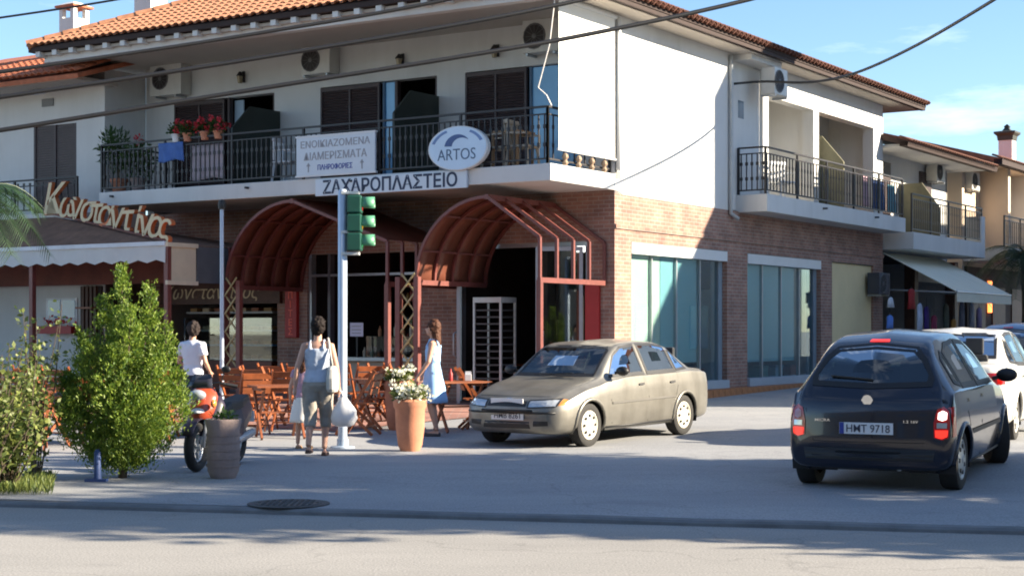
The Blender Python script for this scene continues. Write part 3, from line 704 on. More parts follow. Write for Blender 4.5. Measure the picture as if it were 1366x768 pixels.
box_part('side_panel', M('smoky_sheet', (.10, .11, .12), .5, .2, 2), PV, px0_+.005, -3.0, 2.55, px0_+.02, -.35, evz-.02)
for y in (-2.1, -1.2): box_part('side_mullion', FRAME_R, PV, px0_, y, 2.5, px0_+.05, y+.06, evz)
for x in (px0_, -11.5, -15.5): box_part('post', FRAME_R, PV, x-.05, py0_-.01, .0, x+.05, py0_+.09, evz-.02)
box_part('inner_fascia', M('dull_red_board', (.16, .035, .02), .7, .3, 2), PV, -22, -1.6, 2.62, -9.2, -1.5, 3.15)
LT = thing('standing_letters', 'row of large cream and orange standing letters spelling a Greek name on the awning', 'sign', (CX, CY, 0), CA)
txt = 'Κωνσταντίνος'; pxs = [74, 92, 104, 119, 131, 143, 158, 172, 186, 197, 208, 221]
for i, ch in enumerate(txt):
    ly = apy+(py0_-apy)*(0.02+.96*(pxs[i]-55)/(222-55))-.02; lx = fx(pxs[i], ly)
    q = (lx-px0_)/(apx-px0_); zh = evz+(apz-evz)*q
    up = ch in 'Κί'; H = {'Κ': .70, 'ί': .56, 'ς': .48}.get(ch, .43)
    zc = zh+.06+H/2-(.06 if ch == 'ς' else 0)
    text_part(ch, ORL, LT, face_M(lx, ly+.03, zc), h=H, ext=.05, shear=.25, offset=.012, name='letter')
    text_part(ch, GOLD, LT, face_M(lx, ly-.024, zc), h=H*.97, ext=.004, shear=.25, offset=.006, name='letter_face')
MB().tube([(apx, apy-.03, apz+.06), (px0_, py0_-.0, evz+.06)], .02, 6).build('mounting_bar', FRAME_R, LT)

# ---------------------------------------------------------------- neighbour on the left
N = thing('left_house', 'white two storey house at the left edge with lower red tiled roof', 'building', (CX, CY, 0), CA)
NY = -1.24
sh0, sh1 = fx(45, NY), fx(102, NY)
for a in ((-24, NY, -.2, sh0, NY+.25, 7.0), (sh1, NY, -.2, XL-.001, NY+.25, 7.38), (sh0, NY, 6.25, sh1, NY+.25, 7.0), (sh0, NY, -.2, sh1, NY+.25, 4.2)): box_part('front_wall', PLASTER, N, *a)
box_part('side_return', PLASTER, N, XL-.25, NY+.25, -.2, XL-.002, .0, 7.38)
s = box_part('shutter', SHUT, N, sh0, NY+.04, 4.2, sh1, NY+.08, 6.25); lv = MB(); z = 4.25
while z < 6.2:
    for a, b in ((sh0+.06, (sh0+sh1)/2-.04), ((sh0+sh1)/2+.04, sh1-.06)): lv.box(a, NY+.02, z, b, NY+.041, z+.04)
    z += .055
lv.build('louvre', SHUT, s, kind='stuff', fix=False)
for q in (sh0, (sh0+sh1)/2-.03, sh1-.06): box_part('shutter_stile', SHUT, s, q, NY-.0, 4.2, q+.06, NY+.041, 6.25)
box_part('vent_grille', M('grey_vent', (.2, .2, .2), .7), N, fx(57, NY), NY-.03, 6.68, fx(72, NY), NY-.001, 6.85)
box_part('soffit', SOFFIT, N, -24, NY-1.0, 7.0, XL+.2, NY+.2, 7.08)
rr = MB(); rr.add([(-24, NY-1.2, 7.08), (EX0+1.2, NY-1.2, 7.08), (EX0+1.2, 6, 7.08+7.2*math.tan(R(20))), (-24, 6, 7.08+7.2*math.tan(R(20)))], [(0, 1, 2, 3)])
nro = rr.build('roof', TILE_DK, N, fix=False); nro.modifiers.new('s', 'SOLIDIFY').thickness = .1
tdk = TMB.mesh('roof_tile'); tdk.materials.append(TILE_DK); tdk.shade_smooth(); tsh = TMB.mesh('roof_tile'); tsh.materials.append(TILE_SHADE); tsh.shade_smooth()  # second copy carries painted eave shade
rest = MB()
for i in range(48):
    for j in range(9):
        Mx = Matrix.Translation((EX0+1.1-i*.205, NY-1.25+j*.34*math.cos(R(20)), 7.12+j*.34*math.sin(R(20)))) @ Matrix.Rotation(R(18), 4, 'X')
        if i < 24 and j < 5:
            o = bpy.data.objects.new('roof_tile', tdk); COL.objects.link(o); o.parent = nro; o.matrix_local = Mx
        else: rest.add([Mx @ Vector(p) for p in TMB.v], TMB.f)
rest.build('roof_tiles_beyond', TILE_DK, nro, kind='stuff', smooth='auto')
box_part('balcony_slab', PLASTER, N, -24, NY-.9, 3.98, fx(104, NY-.9), NY-.001, 4.18)
railing((-20, NY-.85, 4.18), (fx(103, NY-.85), NY-.85, 4.18), 40, .75, 4, N)
sfw = fx(110, NY)
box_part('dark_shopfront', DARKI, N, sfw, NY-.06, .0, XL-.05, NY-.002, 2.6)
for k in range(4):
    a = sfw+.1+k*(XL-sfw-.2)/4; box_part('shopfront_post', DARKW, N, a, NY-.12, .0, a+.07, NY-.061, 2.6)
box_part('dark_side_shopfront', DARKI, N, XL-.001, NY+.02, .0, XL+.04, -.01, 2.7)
for z in (.9, 1.5, 2.1): box_part('shopfront_shelf', TABLEW, N, sfw+.1, NY-.3, z, XL-.1, NY-.121, z+.04)
# ground floor window with red box
w0, w1 = fx(63, NY), fx(104, NY)
wn = box_part('window', M('white_frame', (.7, .72, .74), .5), N, w0, NY-.03, 1.75, w1, NY-.001, 2.35)
for a, b in ((w0+.06, (w0+w1)/2-.04), ((w0+w1)/2+.04, w1-.06)): box_part('pane', GLASSB, wn, a, NY-.04, 1.9, b, NY-.028, 2.3)
box_part('flower_box', RED, wn, w0-.05, NY-.25, 1.55, w1+.05, NY-.03, 1.72)
fl = MB()
for _ in range(60): fl.leaf((random.uniform(w0, w1), NY-.15+random.uniform(-.1, .1), 1.72+random.uniform(0, .22)), .08, .8)
fl.build('red_flowers', PETAL_R, wn, kind='stuff')
chimney(80, 118, 4, 42, 40.5, 'chimney', 'white chimney with openings and red tiled cap on the left house', 'tile')
ml = thing('street_lamp_head', 'pale fluorescent lamp tube fixed under the eaves of the left house', 'lamp', (CX, CY, 0), CA)
xl = fx(48, NY-.5); box_part('housing', M('lamp_white', (.55, .65, .78), .4), ml, xl-.25, NY-.55, 6.88, xl+.25, NY-.45, 6.96); box_part('bracket', ALU, ml, xl-.02, NY-.52, 6.96, xl+.02, NY-.48, 7.001)

# ---------------------------------------------------------------- houses further up the side street
B2 = thing('street_house', 'white two storey house with long eaves and green awning beyond the corner building', 'building', (CX, CY, 0), CA)
Y0, Y1 = RB+.05, 21.6
for a in ((-8, Y1-.2, -.2, -.55, Y1, 6.5), (-.75, Y0, 3.7, -.55, Y1, 6.5)): box_part('wall', PLASTER, B2, *a)
box_part('shop_back_wall', DARKI, B2, -5, Y0+1, -.2, -4.9, Y1, 3.8); box_part('shop_ceiling', DARKI, B2, -5, Y0, 3.65, -.56, Y1-.2, 3.72); box_part('shop_side_wall', DARKI, B2, -5, Y0, -.2, -.3, Y0+.1, 3.66)
for y in (Y0+.1, 17.6, 21.25): box_part('shop_pillar', DARKW, B2, -.5, y, -.2, -.2, y+.3, 3.66)
box_part('shop_fascia', M('beige_fascia', (.5, .46, .38), .7), B2, -.3, 17.9, 3.0, -.2, 21.5, 3.35)
box_part('balcony_slab', PLASTER, B2, -.55, Y0+.02, 3.74, .8, 20.9, 4.18, bevel=.01)
railing((.72, Y0+.1, 4.18), (.72, 20.8, 4.18), 40, 1.0, 4, B2)
for y0_, y1_, z1_ in ((15.6, 16.5, 6.2), (19.0, 20.0, 6.2)):
    s = box_part('shutter', SHUT, B2, -.55, y0_, 4.18, -.5, y1_, z1_); lv = MB(); z = 4.25
    while z < z1_-.05: lv.box(-.5, y0_+.06, z, -.485, y1_-.06, z+.045); z += .06
    lv.build('louvre', SHUT, s, kind='stuff', fix=False)
box_part('balcony_wall', PLASTER, B2, .3, 20.6, 4.18, .78, 20.95, 4.95)
MB().prism([(-.55, 4.2), (.6, 4.2), (.6, 5.0), (.1, 5.7), (-.55, 5.7)], 'y', 17.3, 17.35).build('balcony_partition', MATS['olive_panel'], B2)
box_part('soffit', PLASTER, B2, -1, Y0-.02, 6.42, .499, 22.2, 6.48)
r2 = MB(); r2.add([(.75, Y0-.2, 6.52), (.75, 22.4, 6.52), (-5, 22.4, 6.52+5.75*.30), (-5, Y0-.2, 6.52+5.75*.30)], [(0, 1, 2, 3)])
box_part('eave_board', WOOD_DK, B2, .5, Y0-.2, 6.40, .72, 22.4, 6.515)
r2o = r2.build('roof', WOOD_DK, B2, fix=False); r2o.modifiers.new('s', 'SOLIDIFY').thickness = .14
rest = MB()
for i in range(38):
    for j in range(1):
        Mx = Matrix.Translation((.84, Y0-.1+i*.205, 6.50)) @ Matrix.Rotation(R(90), 4, 'Z') @ Matrix.Rotation(R(20), 4, 'X')
        if j == 0:
            o = bpy.data.objects.new('roof_tile', tsh); COL.objects.link(o); o.parent = r2o; o.matrix_local = Mx
        else: rest.add([Mx @ Vector(p) for p in TMB.v], TMB.f)
aw = thing('shop_awning', 'pale green sloping shop awning over the side street stalls', 'awning', (CX, CY, 0), CA)
a0, a1 = Y0+.1, 19.6
MB().add([(-.1, a0, 3.68), (-.1, a1, 3.68), (1.9, a1, 2.62), (1.9, a0, 2.62)], [(0, 1, 2, 3)]).build('cloth', FABG, aw, fix=False).modifiers.new('s', 'SOLIDIFY').thickness = .012
MB().add([(1.9, a0, 2.62), (1.9, a1, 2.62), (1.91, a1, 2.36), (1.91, a0, 2.36)], [(0, 1, 2, 3)]).build('valance', FABG, aw, fix=False).modifiers.new('s', 'SOLIDIFY').thickness = .012
MB().cyl((1.9, a0, 2.62), (1.9, a1, 2.62), .03).build('front_bar', ALU, aw)
for y in (a0+.05, a1-.05): MB().cyl((-.1, y, 2.7), (1.88, y, 2.6), .022).build('arm', ALU, aw)
B3 = thing('peach_house', 'peach and white house with dark capped chimney at the far end of the street', 'building', (CX, CY, 0), CA)
ORW = M('peach_plaster', (.62, .50, .38), .85, .06, 1)
box_part('wall', ORW, B3, -6, 22.6, -.2, -.4, 32, 6.9); box_part('wing_wall', ORW, B3, -.4, 24.4, 3.9, .5, 24.65, 6.7); box_part('wing_wall', PLASTER, B3, -.4, 27.5, 3.9, .6, 27.75, 6.7)
box_part('balcony_slab', PLASTER, B3, -.4, 22.7, 3.75, .9, 30, 4.15)
railing((.82, 22.8, 4.15), (.82, 29.9, 4.15), 34, .95, 4, B3)
box_part('soffit', ORW, B3, -1, 22.5, 6.7, .7, 32, 6.78)
box_part('eave_board', WOOD_DK, B3, .62, 22.4, 6.62, .88, 32, 6.79)
r3 = MB().add([(.85, 22.4, 6.8), (.85, 32, 6.8), (-5, 32, 8.4), (-5, 22.4, 8.4)], [(0, 1, 2, 3)]).build('roof', TILE_DK, B3, fix=False); r3.modifiers.new('s', 'SOLIDIFY').thickness = .14
for i in range(46):
    o = bpy.data.objects.new('roof_tile', tsh); COL.objects.link(o); o.parent = r3; o.matrix_local = Matrix.Translation((.92, 22.5+i*.205, 6.77)) @ Matrix.Rotation(R(90), 4, 'Z') @ Matrix.Rotation(R(20), 4, 'X')
box_part('shop_front', DARKI, B3, -.39, 22.8, .2, -.3, 31.5, 3.6)
for y in (23.2, 25.4, 27.6): box_part('shop_door', DARKW, B3, -.3, y, .2, -.26, y+1.4, 3.0)
box_part('lit_sign', M('orange_lamp', (.9, .22, .05), .5, .1, emis=1.2), B3, -.29, 24.9, 2.2, -.2, 25.1, 3.2)
chimney(1331, 1356, 174, 208, 54, 'chimney', 'white chimney with a dark ornate metal cap on the far peach house', 'dark')
# house across the side street, out of view: its shadow falls on the side facade
OH = thing('opposite_house', 'two storey white house across the side street, outside the picture', 'building', (CX, CY, 0), CA)
OW, OT = 10.0, 9.9; OHH = 5.06+OW*math.tan(R(SUN_EL))/.901
box_part('wall', PLASTER, OH, OW, OT, -.3, OW+10, OT+24, OHH-.25); box_part('roof', TILE_DK, OH, OW, OT, OHH-.25, OW+10.2, OT+24, OHH)
box_part('shadow_block', PLASTER, OH, OW+.1, OT+.30, OHH, OW+2.4, OT+1.7, OHH+2.6)  # unseen block added on the roof to shade the upper side wall
for y in (2, 6, 10, 14):
    for z in (1.0, 4.8): box_part('window', GLASSB, OH, OW-.04, OT+y, z, OW-.002, OT+y+1.4, z+1.5)

# unseen houses added behind the camera to cut sky light on the front
for i, (x0, x1, h, lab) in enumerate(((-34, -13, 8.5, 'pale two storey house added behind the camera, left of it'), (-12, 6, 9.5, 'pale two storey house behind the camera'), (7, 26, 8.0, 'low pale house added behind the camera, right of it'))):
    r_ = thing('sky_block_house', lab, 'building', (0, 0, 0), 0, 'houses added behind the camera to cut sky light')
    box_part('wall', M('ochre_plaster', (.42, .36, .28), .9, .08, 1), r_, x0, -16, -.1, x1, -6, h); box_part('roof', TILE_DK, r_, x0-.4, -16.4, h, x1+.4, -5.5, h+.35)
    for k in range(int((x1-x0)/4)):
        for z in (1.0, 4.6): box_part('window', GLASSB, r_, x0+1.2+k*4, -5.998, z, x0+2.6+k*4, -5.95, z+1.6)
# ---------------------------------------------------------------- air conditioners
def ac(lx, ly, z, label, facing='f', w=.86, h=.62, d=.32, case=None):
    a = thing('air_conditioner', label, 'air conditioner', W(lx, ly, z), CA if facing == 'f' else CA+R(90), 'outdoor air conditioner units')
    box_part('case', case or AC_W, a, -w/2, -d, 0, w/2, 0, h, bevel=.012)
    MB().tube([(-w*.16+.235*math.cos(t*.3927), -d-.008, h/2+.235*math.sin(t*.3927)) for t in range(17)], .016, 5).build('fan_ring', M('grille_grey', (.12, .12, .12), .6), a)
    MB().loft([[(-w*.16+r_*math.cos(2*math.pi*k/20), -d-y_, h/2+r_*math.sin(2*math.pi*k/20)) for k in range(20)] for r_, y_ in ((.225, -.01), (.225, .003))]).build('fan_opening', M('fan_dark', (.03, .025, .025), .7), a)
    g = MB()
    for k in range(6):
        t = k*math.pi/6; g.bar((-w*.16-.22*math.cos(t), -d-.012, h/2-.22*math.sin(t)), (-w*.16+.22*math.cos(t), -d-.012, h/2+.22*math.sin(t)), .006, .006)
    g.ball((-w*.16, -d-.014, h/2), .05, .012, .05); g.build('grille', MATS['grille_grey'], a)
    for s_ in (-.3, .3): box_part('bracket', ALU, a, s_-.02, -d, -.05, s_+.02, .02, -.005)
    return a
ac(fx(222, -.3), -.02, fz(131, fx(222, 0), 0), 'white air conditioner above the left shutter of the front balcony', w=.95, h=.75)
ac(fx(422, -.3), -.02, fz(103, fx(422, 0), 0), 'white air conditioner high on the wall above the rental sign', w=.76, h=.6)
ac(fx(722, -.3), -.02, fz(74, fx(722, 0), 0), 'tan air conditioner in the corner beside the white canvas blind', w=.8, h=.62)
ac(0.30, fy(1024, .3), 6.72, 'white air conditioner on the loggia pillar under the side eaves', 's', .7, .58)
ac(-1.38, fy(1122, -1.2), 6.35, 'air conditioner inside the right bay of the upper loggia', 's', .8, .6)
ac(.02, 13.65, 2.55, 'dark air conditioner on the brick wall over the yellow panel', 's', .8, .55, case=M('dark_case', (.06, .06, .07), .6))
ac(-.5, fy(1250, -.3), 5.95, 'air conditioner on the street house nearer the corner building', 's', .8, .55)
ac(-.5, fy(1297, -.3), 5.95, 'farther air conditioner on the street house balcony wall', 's', .8, .55)
# wall lanterns
for px, py, lab in ((321, 103, 'small dark wall lantern right of the left air conditioner'), (533, 80, 'small dark wall lantern above the glass balcony door'), (660, 68, 'small dark wall lantern left of the corner air conditioner')):
    x = fx(px, -.1); l = thing('wall_lantern', lab, 'lantern', W(x, 0, fz(py, x, 0)), CA, 'wall lanterns on the front balcony')
    box_part('back_plate', IRON, l, -.04, -.02, -.12, .04, -.001, .12); MB().lathe([(.05, -.15), (.07, -.02), (.075, 0)], 6, (0, -.12, 0)).build('glass', M('amber_glass', (.25, .2, .12), .2), l); MB().lathe([(.09, 0), (.02, .1)], 6, (0, -.12, 0)).build('cap', IRON, l)
    MB().bar((0, 0, .08), (0, -.12, .08), .02, .02).build('arm', IRON, l)
# ---------------------------------------------------------------- inside the shop openings
ent = thing('glass_door', 'silver framed glass door leaf standing open at the corner entrance', 'door', W(opn2[0]+.03, -.02, .15), CA-R(55))
for a in ((0, 0, .08, 3.05), (.87, 0, .95, 3.05)): box_part('stile', ALU, ent, a[0], -.03, a[1], a[2], .03, a[3])
for z in (0, 1.0, 2.1, 2.97): box_part('rail', ALU, ent, .08, -.028, z, .87, .028, z+.08)
box_part('pane', GLASSC, ent, .08, -.006, .08, .87, .006, 2.97)
MB().tube([(.80, -.03, .95), (.80, -.09, 1.0), (.80, -.09, 1.4), (.80, -.03, 1.45)], .018, 8).build('handle', ALU, ent, smooth=True)
ent2 = thing('glass_door', 'silver framed glass door leaf with upright handle beside the red panel', 'door', W(opn2[1]-.1, -.0, .15), CA+R(180)+R(22))
for a in ((0, 0, .07, 3.05), (.83, 0, .9, 3.05)): box_part('stile', ALU, ent2, a[0], -.03, a[1], a[2], .03, a[3])
for z in (0, 2.97): box_part('rail', ALU, ent2, .07, -.028, z, .83, .028, z+.08)
box_part('pane', GLASSC, ent2, .07, -.006, .08, .83, .006, 2.97)
MB().tube([(.76, .03, .95), (.76, .09, 1.0), (.76, .09, 1.4), (.76, .03, 1.45)], .02, 8).build('handle', WHITEP, ent2, smooth=True)
box_part('red_panel', RED, B, opn2[1]-.02, -.06, .9, opn2[1]+.28, -.003, 2.55)
tr = MB(); 
box_part('door_frame', ALU, B, opn2[0], .05, .1, opn2[0]+.07, .2, 3.3); box_part('door_frame', ALU, B, opn2[1]-.07, .05, .1, opn2[1], .2, 3.3); box_part('transom', ALU, B, opn2[0]+.07, .06, 3.22, opn2[1]-.07, .18, 3.3)
rk = thing('baking_rack', 'tall metal tray rack standing just inside the open corner entrance', 'rack', W(fx(658, -.55), -.5, .15), CA)
for a in (-.3, .3):
    for b in (-.25, .25): box_part('upright', ALU, rk, a-.02, b-.02, 0, a+.02, b+.02, 2.0)
box_part('top', ALU, rk, -.32, -.27, 2.0, .32, .27, 2.1)
for i in range(14):
    box_part('tray', M('black_tray', (.05, .05, .055), .4, .2, metal=.3), rk, -.28, -.24, .15+i*.13, .28, .24, .18+i*.13)
for i, (a, b) in enumerate(((758, 322), (774, 328))):
    x = fx(a, 1.2); box_part('ceiling_spot', M('lit_panel', (.9, .9, .85), .4, emis=1.6), B, x-.08, 1.2, fz(b, x, 1.2)-.12, x+.08, 1.25, fz(b, x, 1.2)+.12)
# counter and takeaway window
ct = thing('takeaway_counter', 'beige takeaway counter in the opening under the wider canopy', 'counter', (CX, CY, 0), CA)
x0_, x1_ = opn1[0]+.55, opn1[1]
box_part('front_panel', M('beige_panel', (.45, .38, .3), .6), ct, x0_, .05, .1, x1_, .25, 1.0); box_part('worktop', ALU, ct, x0_-.03, -.1, 1.0, x1_, .6, 1.07)
box_part('glass_case', GLASSC, ct, x0_+.9, .15, 1.07, x1_-.3, .5, 1.5)
for i in range(9):
    h = random.uniform(.12, .3); MB().lathe([(.035, 0), (.04, h*.6), (.015, h*.8), (.015, h)], 8, (x0_+.7+i*.2, .35, 1.5 if x0_+.7+i*.2 > x0_+.9 else 1.07)).build('jar', M('jar_%d' % (i % 3), ((.5, .45, .35), (.35, .4, .3), (.4, .2, .1))[i % 3], .3), ct)
nb = thing('paper_notice', 'white paper notice with faint print in the takeaway opening', 'notice', (CX, CY, 0), CA)
xn = fx(476, -.12); box_part('sheet', M('paper_white', (.62, .62, .75), .7), nb, xn-.17, -.13, 1.5, xn+.17, -.12, 1.78)
for i in range(3): box_part('print_line', GREYP, nb, xn-.12, -.133, 1.56+i*.07, xn+.12, -.1305, 1.575+i*.07)
box_part('easel', IRON, nb, xn-.02, -.12, 1.07, xn+.02, -.105, 1.6)
box_part('door_frame', ALU, B, opn1[0], .05, .1, opn1[0]+.07, .2, 3.22); box_part('door_frame', M('grey_steel', (.12, .12, .13), .5), B, opn1[0]+.5, .06, .1, opn1[0]+.57, .2, 3.22)
box_part('transom', ALU, B, opn1[0]+.07, .06, 2.75, opn1[1], .18, 2.8)
# display fridge under the name board
fg = thing('display_fridge', 'chilled display case with pale shelves under the slanted name board', 'fridge', (CX, CY, 0), CA)
x0_, x1_ = fx(250, .5), fx(366, .5)
box_part('base', M('red_wood', (.18, .05, .03), .5), fg, x0_, .4, .15, x1_, 1.2, .95); box_part('back', DARKI, fg, x0_, 1.15, .95, x1_, 1.2, 2.1)
for i, (z, m_) in enumerate(((.96, 'beige_panel'), (1.28, 'cold_blue'), (1.6, 'pale_shelf'), (2.0, 'pale_shelf'))):
    box_part('shelf', M(m_, {'cold_blue': (.2, .4, .6), 'pale_shelf': (.45, .46, .45)}.get(m_, (.4, .35, .3)), .5), fg, x0_+.02, .45, z, x1_-.02, 1.14, z+.04)
    for k in range(7):
        a = x0_+.2+k*(x1_-x0_-.4)/6; box_part('tray_of_food', M('food_%d' % (k % 3), ((.4, .25, .1), (.5, .4, .25), (.3, .12, .06))[k % 3], .7, .3), fg, a-.1, .5, z+.04, a+.1, .9, z+.12)
box_part('front_glass', GLASSC, fg, x0_, .4, .97, x1_, .41, 1.9)
# goods and furniture glimpsed in the dark shop
random.seed(17)
for k in range(5):
    x = opn1[0]+.9+k*.5; sh = thing('wall_shelf', ['leftmost', 'second', 'third', 'fourth', 'fifth'][k]+' narrow bottle shelf from the left inside the takeaway', 'shelf', W(x, 2.6, .15), CA, 'shelf units inside the takeaway')
    for z in (.6, 1.1, 1.6, 2.1): box_part('board', DARKW, sh, -.22, -.15, z, .22, .15, z+.03)
    for s_ in (-.22, .22): box_part('side', DARKW, sh, s_-.015, -.15, 0, s_+.015, .15, 2.3)
    for z in (.63, 1.13, 1.63, 2.13):
        for j in range(4):
            c = random.choice([(.5, .1, .05), (.55, .4, .1), (.5, .5, .45), (.1, .2, .35), (.15, .3, .1)]); h = random.uniform(.12, .3)
            MB().lathe([(.04, 0), (.042, h*.7), (.02, h*.85), (.02, h)], 8, (-.15+j*.1, -.05, z)).build('bottle', M('bottle_%d' % int(c[0]*99+c[1]*9), c, .3), sh)
for k, px in enumerate((700, 745)):
    tb_ = thing('shop_table', ('left', 'right')[k]+' small table with a chair back deep inside the corner entrance', 'table', W(fx(px, 2.5), 2.5, .16), CA)
    box_part('top', CHAIRW, tb_, -.35, -.35, .72, .35, .35, .76); box_part('leg', DARKW, tb_, -.04, -.04, 0, .04, .04, .72); box_part('foot', DARKW, tb_, -.25, -.25, 0, .25, .25, .03)
# things seen in the side windows
dr = thing('shelf_tower', 'blue grey shelf tower behind the right end of the first shop window', 'shelf', (CX, CY, 0), CA)
a, b = fy(936, -.7), fy(961, -.7); SH = M('blue_shelf', (.22, .36, .42), .5)
for q in (a, b-.04): box_part('side', SH, dr, -.75, q, .5, -.45, q+.04, 2.5)
for i in range(8): box_part('shelf', SH, dr, -.74, a+.04, .9+i*.22, -.46, b-.04, .93+i*.22)
box_part('drawer_front', SH, dr, -.47, a+.04, .5, -.45, b-.04, .88)
for k, (px, zz, c, lab) in enumerate(((905, .62, (.5, .2, .05), 'orange cake box at the bottom of the first shop window'), (925, .62, (.35, .1, .04), 'brown gift box beside the orange box in the first shop window'), (1012, .62, (.15, .28, .24), 'green crate at the bottom left of the second shop window'), (1032, .62, (.3, .36, .42), 'pale blue bowl stack low in the second shop window'), (1052, .62, (.36, .1, .05), 'red brown basket low in the second shop window'))):
    y = fy(px, -.6); bx = thing('display_box', lab, 'box', W(-.6, y, .5), CA, 'goods in the side shop windows')
    box_part('body', M('goods_%d' % k, c, .6, .2), bx, -.14, -.22, 0, .14, .22, .26, bevel=.01); box_part('lid', M('goods_lid_%d' % k, tuple(q*.7 for q in c), .6), bx, -.15, -.23, .26, .15, .23, .32)

# ---------------------------------------------------------------- balcony life
def pot(loc, r, h, mat, label, name='flower_pot', group=None, rz=0):
    p = thing(name, label, 'plant pot', loc, rz, group)
    MB().lathe([(r*.72, 0), (r*.95, h*.75), (r*1.08, h*.78), (r*1.08, h*.98), (r*.95, h), (r*.9, h*.9), (r*.1, h*.88)], 16).build('pot', mat, p, smooth='auto')
    return p
def leaves_ball(mb, c, r, n, size, flat=1.0, asp=.55):
    for _ in range(n):
        d = Vector((random.gauss(0, 1), random.gauss(0, 1), random.gauss(0, 1))).normalized()*r*random.random()**.45; d.z *= flat
        mb.leaf(Vector(c)+d, size*random.uniform(.6, 1.3), asp, d+Vector((random.gauss(0, r*.5), random.gauss(0, r*.5), random.gauss(.3*r, r*.4))))
for i, (px, lab, red) in enumerate(((232, 'white pot of trailing leaves and red blooms on the balcony rail, leftmost', .3), (247, 'pot of dark red geraniums on the balcony rail beside the white pot', .8), (270, 'pot of bright pink red geraniums on the balcony rail', 1), (288, 'pot of bright geraniums on the rail, nearest the balcony partition', 1))):
    x = fx(px, -BD); p = pot(W(x, -BD+.07, FL+.93), .1, .17, WHITEP if i == 0 else TERRA, lab, group='geranium pots on the balcony rail')
    m = MB(); leaves_ball(m, (0, 0, .25), .17, 170, .07, .8, .8); m.build('leaves', LEAF, p, kind='stuff', fix=False)
    m = MB()
    for k in range(int(6*red)+1):
        c = (random.uniform(-.18, .18), random.uniform(-.16, .1), random.uniform(.2, .42)); leaves_ball(m, c, .05, 30, .045, 1, 1)
    m.build('blooms', PETAL_R, p, kind='stuff', fix=False)
x = fx(152, -BD+.3); p = pot(W(x, -BD+.45, FL), .18, .32, TERRA, 'tall bushy green plant in a pot at the left end of the front balcony')
m = MB(); leaves_ball(m, (-.1, 0, .95), .34, 700, .12, 1.4, .3); m.build('leaves', LEAF, p, kind='stuff', fix=False); MB().tube([(0, 0, .25), (-.05, 0, .9)], .02, 6).build('stem', BARK, p)
x = fx(180, -BD+.3); p = pot(W(x, -BD+.4, FL), .16, .3, STONEP, 'potted plant with dark red blooms second from the left on the front balcony')
m = MB(); leaves_ball(m, (0, 0, .65), .36, 520, .1, 1.2, .5); m.build('leaves', LEAF, p, kind='stuff', fix=False); m = MB(); leaves_ball(m, (.0, 0, 1.1), .1, 60, .06); m.build('blooms', PETAL_R, p, kind='stuff', fix=False); MB().tube([(0, 0, .25), (0, 0, .7)], .02, 6).build('stem', BARK, p)
def cloth(lx0, lx1, ly, z0, z1, mat, label, cat='cloth', name='hanging_cloth', axis='x'):
    t_ = thing(name, label, cat, (CX, CY, 0), CA); m = MB()
    def f(u, v):
        a = lx0+(lx1-lx0)*u; w_ = .035*math.sin(u*14+v*2)*(1-v)
        return (a, ly+w_, z0+(z1-z0)*v-.03*math.sin(u*7)*(1-v)) if axis == 'x' else (ly+w_, a, z0+(z1-z0)*v)
    m.grid(f, 16, 8); o = m.build('fabric', mat, t_, smooth=True, fix=False); o.modifiers.new('s', 'SOLIDIFY').thickness = .006
    return t_
cloth(fx(210, -BD), fx(243, -BD), -BD+.02, FL+.55, FL+.93, M('blue_cloth', (.05, .12, .34), .8, .2, 6), 'bright blue cloth hung inside the front balcony railing')
cloth(fx(246, -BD), fx(291, -BD), -BD+.16, FL+.15, FL+.85, M('lace', (.42, .36, .40), .8, .2, 10), 'pale lace cloth hanging below the geranium pots')
cloth(fy(1162, .5), fy(1178, .5), .52, FL+.1, FL+.85, M('navy_towel', (.03, .07, .2), .9, .2, 6), 'dark blue towel on the side balcony railing', axis='y', cat='towel', name='towel')
cloth(fy(1150, .5), fy(1157, .5), .52, FL+.15, FL+.88, M('pink_towel', (.45, .3, .35), .9, .1, 6), 'pale pink towel on the side balcony railing', axis='y', cat='towel', name='towel')
cloth(fy(1182, .5), fy(1192, .5), .54, FL+.1, FL+.8, M('teal_towel', (.12, .3, .36), .9, .1, 6), 'teal towel at the far end of the side balcony railing', axis='y', cat='towel', name='towel')
def plastic_chair(loc, rz, mat, label, name='balcony_chair', group='balcony chairs'):
    c = thing(name, label, 'chair', loc, rz, group)
    box_part('seat', mat, c, -.24, -.24, .40, .24, .22, .44, bevel=.015)
    for i in range(5): box_part('back_slat', mat, c, -.2+i*.09, .20, .46, -.16+i*.09, .23, .86)
    box_part('top_rail', mat, c, -.24, .19, .84, .24, .24, .92, bevel=.012)
    for a in (-1, 1):
        for b in (-1, 1): MB().bar((a*.2, b*.19, .4), (a*.24, b*.23, 0), .04, .04).build('leg', mat, c)
        MB().tube([(a*.25, -.22, .42), (a*.26, -.22, .64), (a*.26, .2, .66)], .02, 6).build('arm', mat, c)
plastic_chair(W(fx(384, -1.7), -1.7, FL), CA+R(100), M('white_plastic', (.66, .68, .7), .4), 'white plastic chair beside the dark partition on the front balcony')
plastic_chair(W(fx(705, -1.3), -1.5, FL), CA+R(95), M('beige_cane', (.55, .45, .34), .6), 'beige chair nearest the canvas blind on the front balcony')
plastic_chair(W(fx(672, -1.3), -1.5, FL), CA-R(80), MATS['beige_cane'], 'beige chair right of the oval sign on the front balcony')
bt = thing('balcony_table', 'small wooden table between two beige chairs on the front balcony', 'table', W(fx(688, -1.3), -1.4, FL), CA)
box_part('top', M('tan_wood', (.42, .24, .12), .5, .2, 6), bt, -.3, -.3, .68, .3, .3, .72)
for a in (-1, 1):
    for b in (-1, 1): box_part('leg', MATS['tan_wood'], bt, a*.26-.02, b*.26-.02, 0, a*.26+.02, b*.26+.02, .68)
